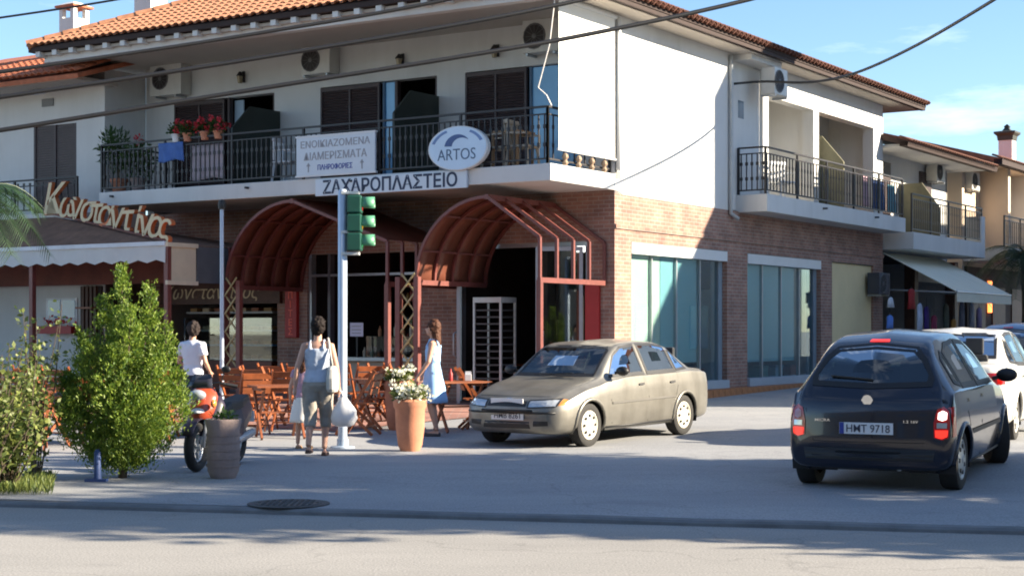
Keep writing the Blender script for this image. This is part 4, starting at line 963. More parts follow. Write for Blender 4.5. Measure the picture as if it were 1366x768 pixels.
plastic_chair(W(.1, fy(1050, .2), FL), CA+R(60), MATS['white_plastic'], 'pale chair behind the side balcony railing, below the tan shutter', group=None)
# white cord hanging at the balcony corner
cd = thing('dangling_rope', 'pale rope hanging from the roof edge in front of the corner air conditioner', 'rope', (CX, CY, 0), CA)
q = -BD-.1
MB().tube([(fx(741, q), q, fz(-8, fx(741, q), q)), (fx(733, q), q, fz(60, fx(733, q), q)), (fx(718, q), q, fz(117, fx(718, q), q)), (fx(729, q), q, fz(127, fx(729, q), q)), (fx(731, q), q+.12, fz(140, fx(731, q), q))], .012, 5).build('strand', ROPE, cd)

# ---------------------------------------------------------------- overhead cables
def cable(name, label, pts, r=.014):
    c = thing(name, label, 'cable', (0, 0, 0), group='overhead cables across the street')
    P = [Vector(((px-683)/FPX*Y, Y, EYE+(HORIZON-py)*Y/FPX)) for px, py, Y in pts]
    def cr(t):
        n = len(P)-1; i = min(int(t*n), n-1); u = t*n-i
        p0, p1, p2, p3 = P[max(i-1, 0)], P[i], P[i+1], P[min(i+2, n)]
        return .5*((2*p1)+(p2-p0)*u+(2*p0-5*p1+4*p2-p3)*u*u+(3*p1-p0-3*p2+p3)*u**3)
    MB().tube([cr(k/40) for k in range(41)], r*1.35, 6).build('wire', BLACK, c, smooth=True)
cable('power_cable', 'thick dark overhead cable, highest of the three crossing the facade', [(-160, 118, 18), (85, 84, 18.5), (330, 47, 19), (596, 0, 19.5), (900, -70, 20)], .017)
cable('power_cable', 'middle of the three dark overhead cables crossing the front facade', [(-160, 152, 18), (0, 130, 18.2), (330, 80, 18.8), (670, 22, 19.4), (900, -28, 20)], .019)
cable('power_cable', 'lowest dark overhead cable, crossing the shutters and the white canvas', [(-160, 196, 18), (0, 174, 18.2), (330, 121, 18.8), (620, 75, 19.3), (800, 43, 19.7), (1010, -3, 20.2), (1200, -60, 20.6)], .02)
cable('phone_cable', 'thin overhead cable in the sky above the left house chimney', [(-100, 36, 24), (0, 24, 24), (160, -1, 24), (300, -30, 24)], .012)
cable('service_cable', 'dark cable dropping across the sky to the eaves of the corner building', [(1420, -62, 22), (1326, 0, 24), (1220, 62, 28), (1140, 98, 31.5), (1080, 110, 33.5), (1020, 109, 34.3), (979, 112, 34.3)], .02)
# ---------------------------------------------------------------- cars
def pchip(ts, vs, t):
    n = len(ts)
    if t <= ts[0]: return vs[0]
    if t >= ts[-1]: return vs[-1]
    h = [ts[i+1]-ts[i] for i in range(n-1)]; dl = [(vs[i+1]-vs[i])/h[i] for i in range(n-1)]
    m = [dl[0]]+[0 if dl[i-1]*dl[i] <= 0 else 2*dl[i-1]*dl[i]/(dl[i-1]+dl[i]) for i in range(1, n-1)]+[dl[-1]]
    i = max(k for k in range(n-1) if ts[k] <= t); u = (t-ts[i])/h[i]
    return (1+2*u)*(1-u)**2*vs[i]+u*(1-u)**2*h[i]*m[i]+u*u*(3-2*u)*vs[i+1]+u*u*(u-1)*h[i]*m[i+1]
def in_poly(x, y, P):
    c = False; n = len(P)
    for i in range(n):
        (x0, y0), (x1, y1) = P[i], P[(i+1) % n]
        if (y0 > y) != (y1 > y) and x < (x1-x0)*(y-y0)/(y1-y0)+x0: c = not c
    return c
CGLASS = glass_mat('car_glass', (.34, .42, .42), .10)
SEATM = M('seat_cloth', (.03, .032, .036), .9, .2, 10)
LAMPG = M('lamp_glass', (.55, .58, .6), .08, .08, 9, metal=.5)
LAMPR = M('tail_lamp_red', (.5, .012, .01), .15, .1, 9, coat=.6)
LAMPP = M('tail_lamp_pink', (.45, .16, .2), .15, .1, 9, coat=.6)
LAMP_ON = M('lit_tail_lamp', (1, .035, .02), .2, .05, emis=.42)
LAMP_W = M('lit_reverse_lamp', (1, .86, .75), .2, .05, emis=1.2)
PLATE = M('plate_white', (.7, .71, .72), .5, .03)
RIM = M('wheel_rim', (.52, .51, .48), .4, .1, 8, metal=.35)
HUBC = M('cream_hubcap', (.62, .58, .48), .55, .1, 8)
CHROME = M('chrome', (.7, .72, .74), .15, .03, metal=1)

class Car:
    """s: front at local x=0 ... L at the rear; y right side positive to the left; z up."""
    def __init__(s, root, keys, paint, bow=(.16, .12), ns=170):
        s.root = root; s.keys = keys; s.L = keys[-1][0]
        ts = [0]
        for a, b in zip(keys, keys[1:]): ts.append(ts[-1]+math.dist((a[0], a[3]*.8), (b[0], b[3]*.8))+.02)
        s.ts = ts; s.bow = bow; s.holes_side = []; s.holes_front = []; s.holes_rear = []; s.paint = paint; s.ns = ns
    def section(s, t):
        x, zb, be, tp, w, wt = [pchip(s.ts, [k[i] for k in s.keys], t) for i in range(6)]
        h = max(tp-be, .004)
        P = [(0, zb), (.8*w, zb), (.95*w, zb+.05), (.99*w, zb+.3*(be-zb)), (w, zb+.52*(be-zb)), (.99*w, zb+.8*(be-zb)), (.955*w, be), (max(.93*w, wt), be+.05*h), (wt+(.92*w-wt)*.5 if wt < .92*w else wt, be+.5*h), (wt+.03*(w-wt), be+.87*h), (wt*.88, be+.935*h), (wt*.52, tp-.024*min(1, h*4)), (0, tp)]
        # smooth resample
        Q = []
        n = len(P)
        for i in range(n-1):
            p0, p1, p2, p3 = P[max(i-1, 0)], P[i], P[i+1], P[min(i+2, n-1)]
            for k in range(4):
                u = k/4
                Q.append(tuple((.5*((2*p1[j])+(p2[j]-p0[j])*u*.6+(3*(p2[j]-p1[j])*2-(2*(p2[j]-p0[j])+(p3[j]-p1[j]))*.6)*u*u+((p2[j]-p0[j])*.6+(p3[j]-p1[j])*.6-4*(p2[j]-p1[j]))*u**3)) for j in (0, 1)))
        Q.append(P[-1])
        bw = s.bow[0]*(1-ss(x/.9))-s.bow[1]*ss((x-s.L+.75)/.75)+(.10*ss((x-.7)/.4)*(1-ss((x-1.3)/.7)) if x < 2.2 else 0)
        return [(x+bw*(q[0]/max(s.wmax, .1))**2, q[0], q[1]) for q in Q]
    def shell(s):
        s.wmax = max(k[4] for k in s.keys)
        T = s.ts[-1]; rows = [s.section(T*i/s.ns) for i in range(s.ns+1)]; n = len(rows[0])
        ring = [r+[(p[0], -p[1], p[2]) for p in r[-2:0:-1]] for r in rows]; m = len(ring[0])
        full = MB().loft(ring)
        s.bvh = BVHTree.FromPolygons([Vector(p) for p in full.v], full.f)
        s.full = full
    def build_body(s, wheels, wr):
        keep = []
        for f in s.full.f:
            c = [sum(s.full.v[i][k] for i in f)/len(f) for k in range(3)]
            if len(f) == 4:
                if any(in_poly(c[0], c[2], P) for P in s.holes_side) and abs(c[1]) > .38*s.wmax*1.0 and s.is_side(f): continue
                if any(in_poly(c[1], c[2], P) for P in s.holes_front) and c[0] < s.L*.55 and not s.is_side(f): continue
                if any(in_poly(c[1], c[2], P) for P in s.holes_rear) and c[0] > s.L*.55 and not s.is_side(f): continue
                if any(math.dist((c[0], c[2]), (wx, wr)) < wr+.05 for wx in wheels) and abs(c[1]) > .55*s.wmax and c[2] < wr*2+.1: continue
            keep.append(f)
        me = bpy.data.meshes.new('body'); me.from_pydata(s.full.v, [], keep); me.update()
        import bmesh
        bm = bmesh.new(); bm.from_mesh(me); bmesh.ops.delete(bm, geom=[v for v in bm.verts if not v.link_faces], context='VERTS'); bmesh.ops.recalc_face_normals(bm, faces=bm.faces); bm.to_mesh(me); bm.free()
        me.shade_smooth(); me.set_sharp_from_angle(angle=R(48)); me.materials.append(s.paint)
        o = bpy.data.objects.new('body', me); COL.objects.link(o); o.parent = s.root; s.body = o
        # arch lips and liners
        for wx in wheels:
            for sg in (1, -1):
                pts = []
                for k in range(15):
                    a = math.pi*(-.08+1.16*k/14); p = s.hit_side(wx+(wr+.055)*math.cos(a), wr+(wr+.055)*math.sin(a), sg)
                    if p: pts.append(p)
                if len(pts) > 5: MB().tube(pts, .026, 6).build('wheel_arch', s.paint, o, smooth=True)
            ln = MB()
            for sg in (1, -1):
                ln.loft([[(wx+(wr+.06)*math.cos(a), sg*y, wr+(wr+.06)*math.sin(a)) for a in [math.pi*(-.1+1.2*k/12) for k in range(13)]] for y in (.42*s.wmax, .97*s.wmax)], cap=False, closed=False)
            ln.build('wheel_well', BLACK, o)
    def is_side(s, f):
        a, b, c = [Vector(s.full.v[i]) for i in f[:3]]; n = (b-a).cross(c-a)
        if n.length < 1e-9: return False
        n.normalize(); return abs(n.y) > .62
    def hit_side(s, x, z, sg):
        h = s.bvh.ray_cast(Vector((x, sg*3, z)), Vector((0, -sg, 0)))
        return None if h[0] is None or h[0].y*sg < .1 else h[0]
    def hit_end(s, y, z, front):
        h = s.bvh.ray_cast(Vector((-2 if front else s.L+2, y, z)), Vector((1 if front else -1, 0, 0)))
        return h[0]
    def decal(s, name, mat, poly, where, off=.004, parent=None, sub=5, rings=(0, .35, .7, 1), thick=.0, border=None):
        pts = []
        n = len(poly)
        for i in range(n):
            (a, b), (c, d) = poly[i], poly[(i+1) % n]
            for k in range(sub): pts.append((a+(c-a)*k/sub, b+(d-b)*k/sub))
        cx = sum(p[0] for p in pts)/len(pts); cy = sum(p[1] for p in pts)/len(pts)
        def hit(u, v):
            if where == 'front': h = s.hit_end(u, v, True)
            elif where == 'rear': h = s.hit_end(u, v, False)
            else: h = s.hit_side(u, v, 1 if where == 'left' else -1)
            if h is None: return None
            d = {'front': Vector((-1, 0, 0)), 'rear': Vector((1, 0, 0)), 'left': Vector((0, 1, 0)), 'right': Vector((0, -1, 0))}[where]
            return h+d*off
        def ringpts(q): return [hit(cx+(p[0]-cx)*q, cy+(p[1]-cy)*q) for p in pts]
        out = []
        m = MB(); prev = None; last = None
        c = hit(cx, cy)
        if c is None: return None
        for q in rings:
            if q == 0: prev = None; continue
            r = ringpts(q); r = [p if p is not None else (last[i] if last else c) for i, p in enumerate(r)]; last = r
            if prev is None: base = len(m.v); m.add([c]+r, [(0, 1+i, 1+(i+1) % len(r)) for i in range(len(r))])
            else: m.add(prev+r, [(i, (i+1) % len(r), len(r)+(i+1) % len(r), len(r)+i) for i in range(len(r))])
            prev = r
        o = m.build(name, mat, parent or s.body, smooth=True, fix=False)
        if thick: md = o.modifiers.new('s', 'SOLIDIFY'); md.thickness = thick; md.offset = 0
        if border:
            bmat, bw = border; r1 = ringpts(1.0)
            span = max(max(p[0] for p in pts)-min(p[0] for p in pts), .1), max(max(p[1] for p in pts)-min(p[1] for p in pts), .1)
            rr = [hit(cx+(p[0]-cx)*(1+2*bw/span[0]), cy+(p[1]-cy)*(1+2*bw/span[1])) for p in pts]; ri = [hit(cx+(p[0]-cx)*(1-2*bw/span[0]), cy+(p[1]-cy)*(1-2*bw/span[1])) for p in pts]
            ok = [i for i in range(len(pts)) if rr[i] is not None and ri[i] is not None]
            ri = [ri[i] for i in ok]; rr = [rr[i] for i in ok]
            if len(ok) > 5:
                d = {'front': Vector((-1, 0, 0)), 'rear': Vector((1, 0, 0)), 'left': Vector((0, 1, 0)), 'right': Vector((0, -1, 0))}[where]*.004
                MB().add([p+d for p in ri]+[p+d for p in rr], [(i, (i+1) % len(ok), len(ok)+(i+1) % len(ok), len(ok)+i) for i in range(len(ok))]).build('seal', bmat, o, fix=False)
        return o
    def line(s, name, mat, pts, where, r=.006, parent=None):
        P = [s.hit_side(a, b, 1 if where == 'left' else -1) if where in ('left', 'right') else s.hit_end(a, b, where == 'front') for a, b in pts]
        P = [p for p in P if p is not None]
        return MB().tube(P, r, 5).build(name, mat, parent or s.body, smooth=True) if len(P) > 1 else None
def wheel(root, x, y, r, w, rim_mat, rz=0, nsp=8, name='wheel'):
    e = bpy.data.objects.new(name, None); COL.objects.link(e); e.parent = root; e.location = (x, y, r); e.rotation_euler = (0, 0, rz); e.empty_display_size = .1
    sg = 1 if y > 0 else -1
    def rings(prof, n=32): return [[(rr*math.cos(2*math.pi*k/n), sg*yy, rr*math.sin(2*math.pi*k/n)) for k in range(n)] for rr, yy in prof]
    MB().loft(rings([(r*.62, -w), (r*.93, -w), (r, -w*.8), (r, -w*.15), (r*.985, 0.0), (r*.90, .012), (r*.70, .006), (r*.66, -.02)]), cap=False).build('tyre', RUBBER, e, smooth='auto')
    MB().loft(rings([(r*.67, -.03), (r*.67, .004), (r*.62, .008), (r*.56, -.008), (r*.25, .012), (r*.1, .014), (.004, .014)]), cap=True).build('rim', rim_mat, e, smooth='auto')
    for k in range(nsp):
        a = 2*math.pi*k/nsp
        MB().loft([[(r*.44*math.cos(a)+r*.075*math.cos(t)*1.2, sg*yy, r*.44*math.sin(a)+r*.075*math.sin(t)) for t in [2*math.pi*j/8 for j in range(8)]] for yy in (.0, .011)]).build('rim_slot', BLACK, e)
    MB().loft(rings([(r*.14, .012), (r*.12, .022), (.004, .022)], 12)).build('hub_cap', rim_mat, e)
    return e
def interior(root, x0, x1, w, zb, belt, wheel_side=1, xs=None):
    fl = box_part('cabin_floor', BLACK, root, x0, -w, zb, x1, w, zb+.05)
    box_part('dashboard', SEATM, root, x0+.05, -w*.9, zb+.3, x0+.45, w*.9, belt-.0, bevel=.03)
    for y in (-w*.5, w*.5):
        for xx, hh in xs or ((x0+1.0, .62), (x0+1.85, .55)):
            st_ = MB(); st_.box(xx, y-.22, zb+.1, xx+.5, y+.22, zb+.35); 
            st_.loft([[(xx+.42+k*.22, y-.21*(1-.25*k*k), zb+.25+hh*k), (xx+.52+k*.22, y-.21*(1-.25*k*k), zb+.25+hh*k), (xx+.52+k*.22, y+.21*(1-.25*k*k), zb+.25+hh*k), (xx+.42+k*.22, y+.21*(1-.25*k*k), zb+.25+hh*k)] for k in (0, .5, 1)])
            st_.box(xx+.62, y-.11, zb+.25+hh, xx+.7, y+.11, zb+.45+hh); st_.build('seat', SEATM, root, bevel=.02)
    MB().tube([(x0+.55+.06*math.sin(t), wheel_side*w*.5+.18*math.cos(t), belt+.0+.17*math.sin(t)) for t in [2*math.pi*k/16 for k in range(17)]], .014, 5).build('steering_wheel', BLACK, root)

SEDAN = [(0, .34, .46, .50, .60, .44), (.015, .26, .50, .56, .66, .50), (.07, .21, .56, .63, .74, .58), (.22, .19, .62, .70, .80, .64), (.6, .18, .72, .80, .835, .68), (1.0, .18, .80, .885, .845, .70), (1.12, .18, .83, .93, .845, .70), (1.3, .18, .85, 1.07, .845, .665), (1.55, .18, .87, 1.24, .845, .615), (1.78, .18, .88, 1.345, .845, .585), (2.05, .18, .885, 1.385, .845, .575), (2.5, .18, .89, 1.395, .845, .575), (2.9, .18, .895, 1.37, .845, .575), (3.1, .18, .90, 1.32, .845, .59), (3.35, .18, .905, 1.18, .842, .62), (3.58, .19, .91, 1.03, .838, .66), (3.72, .20, .905, .965, .83, .67), (3.95, .21, .89, .945, .815, .66), (4.12, .23, .86, .925, .78, .62), (4.18, .28, .78, .86, .73, .58), (4.2, .36, .6, .68, .66, .5)]
def make_sedan(label, pos, heading, paint, hub, plate=None, detail=True, tint=None, tilt=0):
    root = thing('parked_car', label, 'car', pos, heading)
    root.rotation_euler = (0, tilt, heading)
    e = Car(root, [(k[0]-2.05,)+k[1:] for k in SEDAN], paint)
    # shift: local x=0 mid wheelbase
    off = -2.05; e.keys = SEDAN; e.shell()
    wf, wr_ = .80, 3.28; rad = .287
    # window outlines in (x, z)
    side = [[(1.36, .915), (2.20, .93), (2.20, 1.315), (1.86, 1.29), (1.62, 1.18)], [(2.30, .93), (3.05, .94), (3.02, 1.275), (2.72, 1.315), (2.30, 1.32)], [(3.11, .945), (3.42, .965), (3.22, 1.15), (3.09, 1.25)]]
    ws = [(-.62, .93), (.62, .93), (.54, 1.30), (-.54, 1.30)]; rw = [(-.58, 1.02), (.58, 1.02), (.52, 1.30), (-.52, 1.30)]
    e.holes_side = [[((x-sum(p[0] for p in P)/len(P))*.95+sum(p[0] for p in P)/len(P), z) for x, z in P] for P in side]; e.holes_front = [ws]; e.holes_rear = [rw]
    e.build_body((wf, wr_), rad)
    for sd in ('left', 'right'):
        for P in side: e.decal('side_window', CGLASS, P, sd, .003, border=(BLACK, .022))
        e.line('door_gap', BLACK, [(1.30, .9), (1.28, .6), (1.32, .28)], sd, .004); e.line('door_gap', BLACK, [(2.25, .92), (2.25, .6), (2.25, .26)], sd, .004); e.line('door_gap', BLACK, [(3.05, .93), (3.06, .72), (2.98, .55)], sd, .004)
        e.decal('side_moulding', M('dull_moulding', (.10, .095, .085), .6), [(1.30, .545), (2.98, .56), (2.98, .59), (1.30, .575)], sd, .012, rings=(0, 1), sub=12)
        for x in (2.08, 2.92): e.decal('door_handle', BLACK, [(x-.08, .765), (x+.05, .77), (x+.05, .80), (x-.08, .795)], sd, .018)
        sg = 1 if sd == 'left' else -1
        mr = MB().ball((1.42, sg*.93, .98), .06, .10, .065).build('mirror', BLACK, root, smooth=True)
        MB().bar((1.45, sg*.80, .95), (1.42, sg*.9, .97), .04, .04).build('mirror_arm', BLACK, mr)
        e.line('sill_line', BLACK, [(1.15, .24), (2, .235), (2.95, .245)], sd, .014)
    e.decal('windscreen', CGLASS, ws, 'front', .004, border=(BLACK, .02)); e.decal('rear_window', CGLASS, rw, 'rear', .004, border=(BLACK, .02))
    for sg in (1, -1):
        e.decal('headlight', LAMPG, [(sg*.34, .54), (sg*.70, .56), (sg*.70, .655), (sg*.34, .635)], 'front', .006, border=(BLACK, .008))
        e.decal('indicator', M('amber_lens', (.6, .22, .05), .2), [(sg*.715, .57), (sg*.765, .575), (sg*.765, .64), (sg*.715, .65)], 'front', .006)
        e.decal('fog_recess', BLACK, [(sg*.42, .30), (sg*.62, .31), (sg*.62, .37), (sg*.42, .37)], 'front', .004)
        e.decal('tail_lamp', LAMPR, [(sg*.42, .70), (sg*.74, .69), (sg*.73, .83), (sg*.42, .84)], 'rear', .006)
        e.decal('tail_lamp', LAMPR, [(4.02, .70), (4.13, .70), (4.12, .83), (4.04, .84)], 'left' if sg > 0 else 'right', .005)
    e.decal('grille', BLACK, [(-.31, .555), (.31, .555), (.30, .625), (-.30, .625)], 'front', .005)
    e.decal('badge', CHROME, [(-.04, .63), (.04, .63), (.04, .66), (-.04, .66)], 'front', .012)
    e.decal('lower_intake', BLACK, [(-.38, .27), (.38, .27), (.36, .36), (-.36, .36)], 'front', .004)
    e.line('bumper_strip', BLACK, [(y, .475) for y in [-.70+.1*k for k in range(15)]], 'front', .016); e.line('bumper_strip', BLACK, [(y, .5) for y in [-.70+.1*k for k in range(15)]], 'rear', .016)
    e.line('bonnet_gap', BLACK, [(y, .68) for y in [-.66+.11*k for k in range(13)]], 'front', .004)
    for front in (True, False):
        zc = .43 if front else .60; pc = e.hit_end(0, zc, front); x = pc.x-.012 if front else pc.x+.012
        pp = box_part('number_plate', PLATE, root, x-.006, -.26, zc-.055, x+.006, .26, zc+.055)
        if plate and front: text_part(plate, M('plate_ink', (.05, .05, .07), .6), pp, Matrix.Translation((x-.008, 0, zc)) @ Matrix.Rotation(R(-90), 4, 'Z') @ Matrix.Rotation(R(90), 4, 'X'), w=.42, h=.07, ext=.002, offset=.006, name='plate_text')
    for sg in (1, -1):
        MB().bar((1.03, sg*.1+.15, .93), (1.12, sg*.1-.42, .955), .015, .012).build('wiper', BLACK, root)
    box_part('underbody', BLACK, root, .3, -.62, .19, 3.95, .62, .3)
    interior(root, 1.1, 3.5, .68, .25, .84)
    for x in (wf, wr_):
        for y in (.80, -.80): wheel(root, x, y, rad, .17, hub)
    for ch in root.children: ch.location.x += off
    return root

MICRA = [(0, .36, .48, .54, .52, .36), (.02, .28, .55, .62, .60, .44), (.09, .22, .64, .72, .70, .54), (.28, .19, .73, .83, .78, .60), (.6, .18, .82, .93, .81, .64), (.85, .18, .87, 1.01, .82, .65), (1.0, .18, .89, 1.10, .825, .64), (1.3, .18, .92, 1.30, .83, .585), (1.6, .18, .93, 1.45, .83, .52), (1.95, .18, .935, 1.535, .83, .49), (2.4, .18, .94, 1.55, .83, .485), (2.8, .18, .95, 1.53, .83, .49), (3.05, .18, .955, 1.48, .83, .50), (3.22, .19, .96, 1.41, .828, .515), (3.36, .20, .96, 1.29, .825, .55), (3.46, .205, .955, 1.16, .82, .60), (3.54, .21, .94, 1.05, .815, .645), (3.61, .22, .88, .97, .81, .67), (3.67, .23, .80, .89, .80, .68), (3.705, .25, .68, .78, .785, .66), (3.72, .29, .56, .64, .76, .60), (3.73, .36, .47, .53, .71, .52)]
def make_hatch(label, pos, heading, paint, plate=None, lit=False, steer=0, tilt=0):
    root = thing('hatchback_car', label, 'car', pos, heading); root.rotation_euler = (0, tilt, heading)
    off = -1.86
    e = Car(root, MICRA, paint, bow=(.2, .13)); e.shell()
    wf, wr_, rad = .70, 3.13, .296
    side = [[(1.22, .97), (2.16, .985), (2.16, 1.42), (1.76, 1.39), (1.50, 1.25)], [(2.25, .99), (2.92, 1.01), (2.94, 1.32), (2.70, 1.40), (2.25, 1.425)], [(2.99, 1.02), (3.18, 1.06), (3.14, 1.26), (3.02, 1.34)]]
    ws = [(-.58, 1.06), (.58, 1.06), (.47, 1.42), (-.47, 1.42)]; rw = [(-.56, 1.05), (0, 1.03), (.56, 1.05), (.57, 1.12), (.48, 1.28), (.38, 1.375), (0, 1.41), (-.38, 1.375), (-.48, 1.28), (-.57, 1.12)]
    e.holes_side = side; e.holes_front = [ws]; e.holes_rear = [rw]
    e.build_body((wf, wr_), rad)
    for sd in ('left', 'right'):
        for P in side: e.decal('side_window', CGLASS, P, sd, .003, border=(BLACK, .026))
        e.line('door_gap', BLACK, [(1.12, .95), (1.1, .6), (1.14, .28)], sd, .004); e.line('door_gap', BLACK, [(2.20, .98), (2.20, .6), (2.20, .26)], sd, .004); e.line('door_gap', BLACK, [(2.95, .99), (2.93, .75), (2.80, .55)], sd, .004)
        e.decal('side_moulding', BLACK, [(1.12, .50), (2.78, .52), (2.78, .565), (1.12, .545)], sd, .012, rings=(0, 1), sub=12)
        for x in (2.02, 2.78): e.decal('door_handle', paint, [(x-.08, .84), (x+.05, .845), (x+.05, .88), (x-.08, .875)], sd, .022)
        sg = 1 if sd == 'left' else -1
        mr = MB().ball((1.28, sg*.93, 1.02), .075, .115, .075).build('mirror', BLACK, root, smooth=True)
        MB().bar((1.30, sg*.78, .98), (1.28, sg*.9, 1.01), .05, .04).build('mirror_arm', BLACK, mr)
        e.line('sill_line', BLACK, [(1.05, .24), (2, .235), (2.8, .245)], sd, .016)
    e.decal('windscreen', CGLASS, ws, 'front', .004, border=(BLACK, .02)); e.decal('rear_window', CGLASS, rw, 'rear', .004, border=(BLACK, .028))
    for sg in (1, -1):
        e.decal('headlight', LAMPG, [(sg*.36, .66), (sg*.56, .64), (sg*.60, .76), (sg*.46, .80)], 'front', .008)
        right = sg > 0          # the car's own right side
        top = LAMP_W if (lit and right) else LAMPP
        tl = e.decal('tail_lamp', LAMPR, [(sg*.63, .55), (sg*.70, .525), (sg*.76, .55), (sg*.772, .68), (sg*.758, .80), (sg*.71, .845), (sg*.655, .815), (sg*.625, .69)], 'rear', .008)
        e.decal('lamp_lens', LAMP_ON if lit else LAMPR, [(sg*.645, .555), (sg*.70, .54), (sg*.748, .56), (sg*.755, .62), (sg*.64, .62)], 'rear', .014, parent=tl)
        e.decal('lamp_lens', LAMPG, [(sg*.655, .64), (sg*.745, .64), (sg*.745, .69), (sg*.655, .69)], 'rear', .014, parent=tl)
        e.decal('lamp_lens', top, [(sg*.665, .725), (sg*.705, .71), (sg*.742, .725), (sg*.742, .785), (sg*.705, .805), (sg*.668, .785)], 'rear', .014, parent=tl)
        e.decal('tail_lamp_side', LAMPR, [(3.50, .56), (3.58, .55), (3.56, .83), (3.49, .84)], 'left' if sg > 0 else 'right', .006, parent=tl)
    e.decal('grille', BLACK, [(-.30, .56), (.30, .56), (.28, .64), (-.28, .64)], 'front', .006); e.decal('lower_intake', BLACK, [(-.45, .28), (.45, .28), (.42, .42), (-.42, .42)], 'front', .006)
    e.decal('stop_lamp', LAMP_ON if lit else LAMPR, [(-.10, 1.445), (.10, 1.445), (.09, 1.468), (-.09, 1.468)], 'rear', .012)
    e.line('tailgate_gap', BLACK, [(-.60, .98), (-.62, .80), (-.54, .50)], 'rear', .004); e.line('tailgate_gap', BLACK, [(.60, .98), (.62, .80), (.54, .50)], 'rear', .004); e.line('tailgate_gap', BLACK, [(-.54+.108*k, .495) for k in range(11)], 'rear', .004)
    e.decal('rear_bumper_trim', BLACK, [(-.62, .32), (.62, .32), (.64, .43), (-.64, .43)], 'rear', .008, rings=(0, .5, 1), sub=10)
    qa, qb = e.hit_end(.02, 1.09, False), e.hit_end(-.40, 1.12, False); MB().bar(qa+Vector((.02, 0, 0)), qb+Vector((.02, 0, 0)), .02, .015).build('rear_wiper', BLACK, root)
    p = e.hit_end(0, .90, False)
    MB().loft([[(p.x+.012+yy, .05*math.cos(t), .90+.05*math.sin(t)) for t in [2*math.pi*k/20 for k in range(20)]] for yy in (-.02, .006)]).build('badge', CHROME, root); MB().box(p.x+.015, -.055, .89, p.x+.022, .055, .91).build('badge_bar', CHROME, root)
    pc = e.hit_end(0, .63, False); x = pc.x+.02
    pp = box_part('number_plate', PLATE, root, x-.012, -.26, .575, x, .26, .685)
    box_part('plate_band', BLUEP, pp, x-.01, -.258, .576, x+.002, -.215, .684)
    if plate: text_part(plate, M('plate_ink', (.05, .05, .07), .6), pp, Matrix.Translation((x+.002, .02, .63)) @ Matrix.Rotation(R(90), 4, 'Z') @ Matrix.Rotation(R(90), 4, 'X'), w=.42, h=.075, ext=.002, offset=.003, name='plate_text')
    if lit:
        for yy, w_, tx in ((-.44, .15, 'MICRA'), (.42, .14, '1.2 16V')):
            q = e.hit_end(yy, .70, False); text_part(tx, CHROME, root, Matrix.Translation((q.x+.01, yy, .70)) @ Matrix.Rotation(R(90), 4, 'Z') @ Matrix.Rotation(R(90), 4, 'X'), w=w_, h=.026, ext=.003, offset=.004, name='model_lettering')
    box_part('underbody', BLACK, root, .3, -.6, .2, 3.5, .6, .32)
    MB().cyl((3.3, .3, .25), (3.66, .3, .25), .03).build('exhaust', ALU, root)
    interior(root, .95, 3.3, .66, .25, .92, xs=((1.75, .66), (2.55, .55)))
    for x in (wf, wr_):
        for y in (.79, -.79): wheel(root, x, y, rad, .175, RIM, rz=steer if x == wf else 0, nsp=7)
    for ch in root.children: ch.location.x += off
    return root
# local x runs front -> rear, so heading = direction of the rear
CHAMP = M('champagne_paint', (.215, .205, .18), .38, .12, 4, metal=.5, coat=.25, stain=.3)
a, b = G(784, 599), G(913, 576); mid = (a+b)/2; hd = math.atan2(math.cos(R(36)), math.sin(R(36)))
sd = Vector((math.sin(hd), -math.cos(hd), 0))           # outward normal of the lit side
cpos = mid-sd*.80; 
def ground_tilt(pos, hd, half=1.2):
    f = gz(pos.x-half*math.cos(hd), pos.y-half*math.sin(hd)); r = gz(pos.x+half*math.cos(hd), pos.y+half*math.sin(hd))
    return (f+r)/2, -math.atan2(r-f, 2*half)
z, tl = ground_tilt(cpos, hd); make_sedan('beige silver saloon parked before the corner entrance, facing the camera', (cpos.x, cpos.y, z-.004), hd, CHAMP, HUBC, 'HMB 8261', tilt=tl)
NAVYP = M('dark_navy_paint', (.003, .005, .016), .22, .05, 4, coat=.7)
rr_ = G(1283, 652); h2 = R(90-26); fwd = Vector((math.cos(h2), math.sin(h2), 0)); rgt = Vector((fwd.y, -fwd.x, 0))
mc = rr_+fwd*(3.13-1.86)-rgt*.79
z, tl = ground_tilt(mc, h2+math.pi)
make_hatch('dark navy hatchback with lit tail lamps turning into the side street', (mc.x, mc.y, z-.004), h2+math.pi, NAVYP, 'HMT 9718', True, R(24), tl)
WHP = M('white_car_paint', (.70, .68, .62), .3, .03, 4, coat=.6)
h3 = R(90-25); wp = Vector((6.5, 23.0, 0)); z, tl = ground_tilt(wp, h3+math.pi)
make_sedan('white saloon car behind the dark navy hatchback', (wp.x, wp.y, z-.004), h3+math.pi, WHP, RIM, tilt=tl).scale = (1.04, 1.04, 1.09)
BLP = M('blue_car_paint', (.02, .07, .18), .3, .05, 4, coat=.8)
bp_ = Vector((10.5, 33.0, 0)); h4 = R(90-32); z, tl = ground_tilt(bp_, h4+math.pi)
make_hatch('blue hatchback farther up the side street at the right edge', (bp_.x, bp_.y, z-.004), h4+math.pi, BLP, tilt=tl)
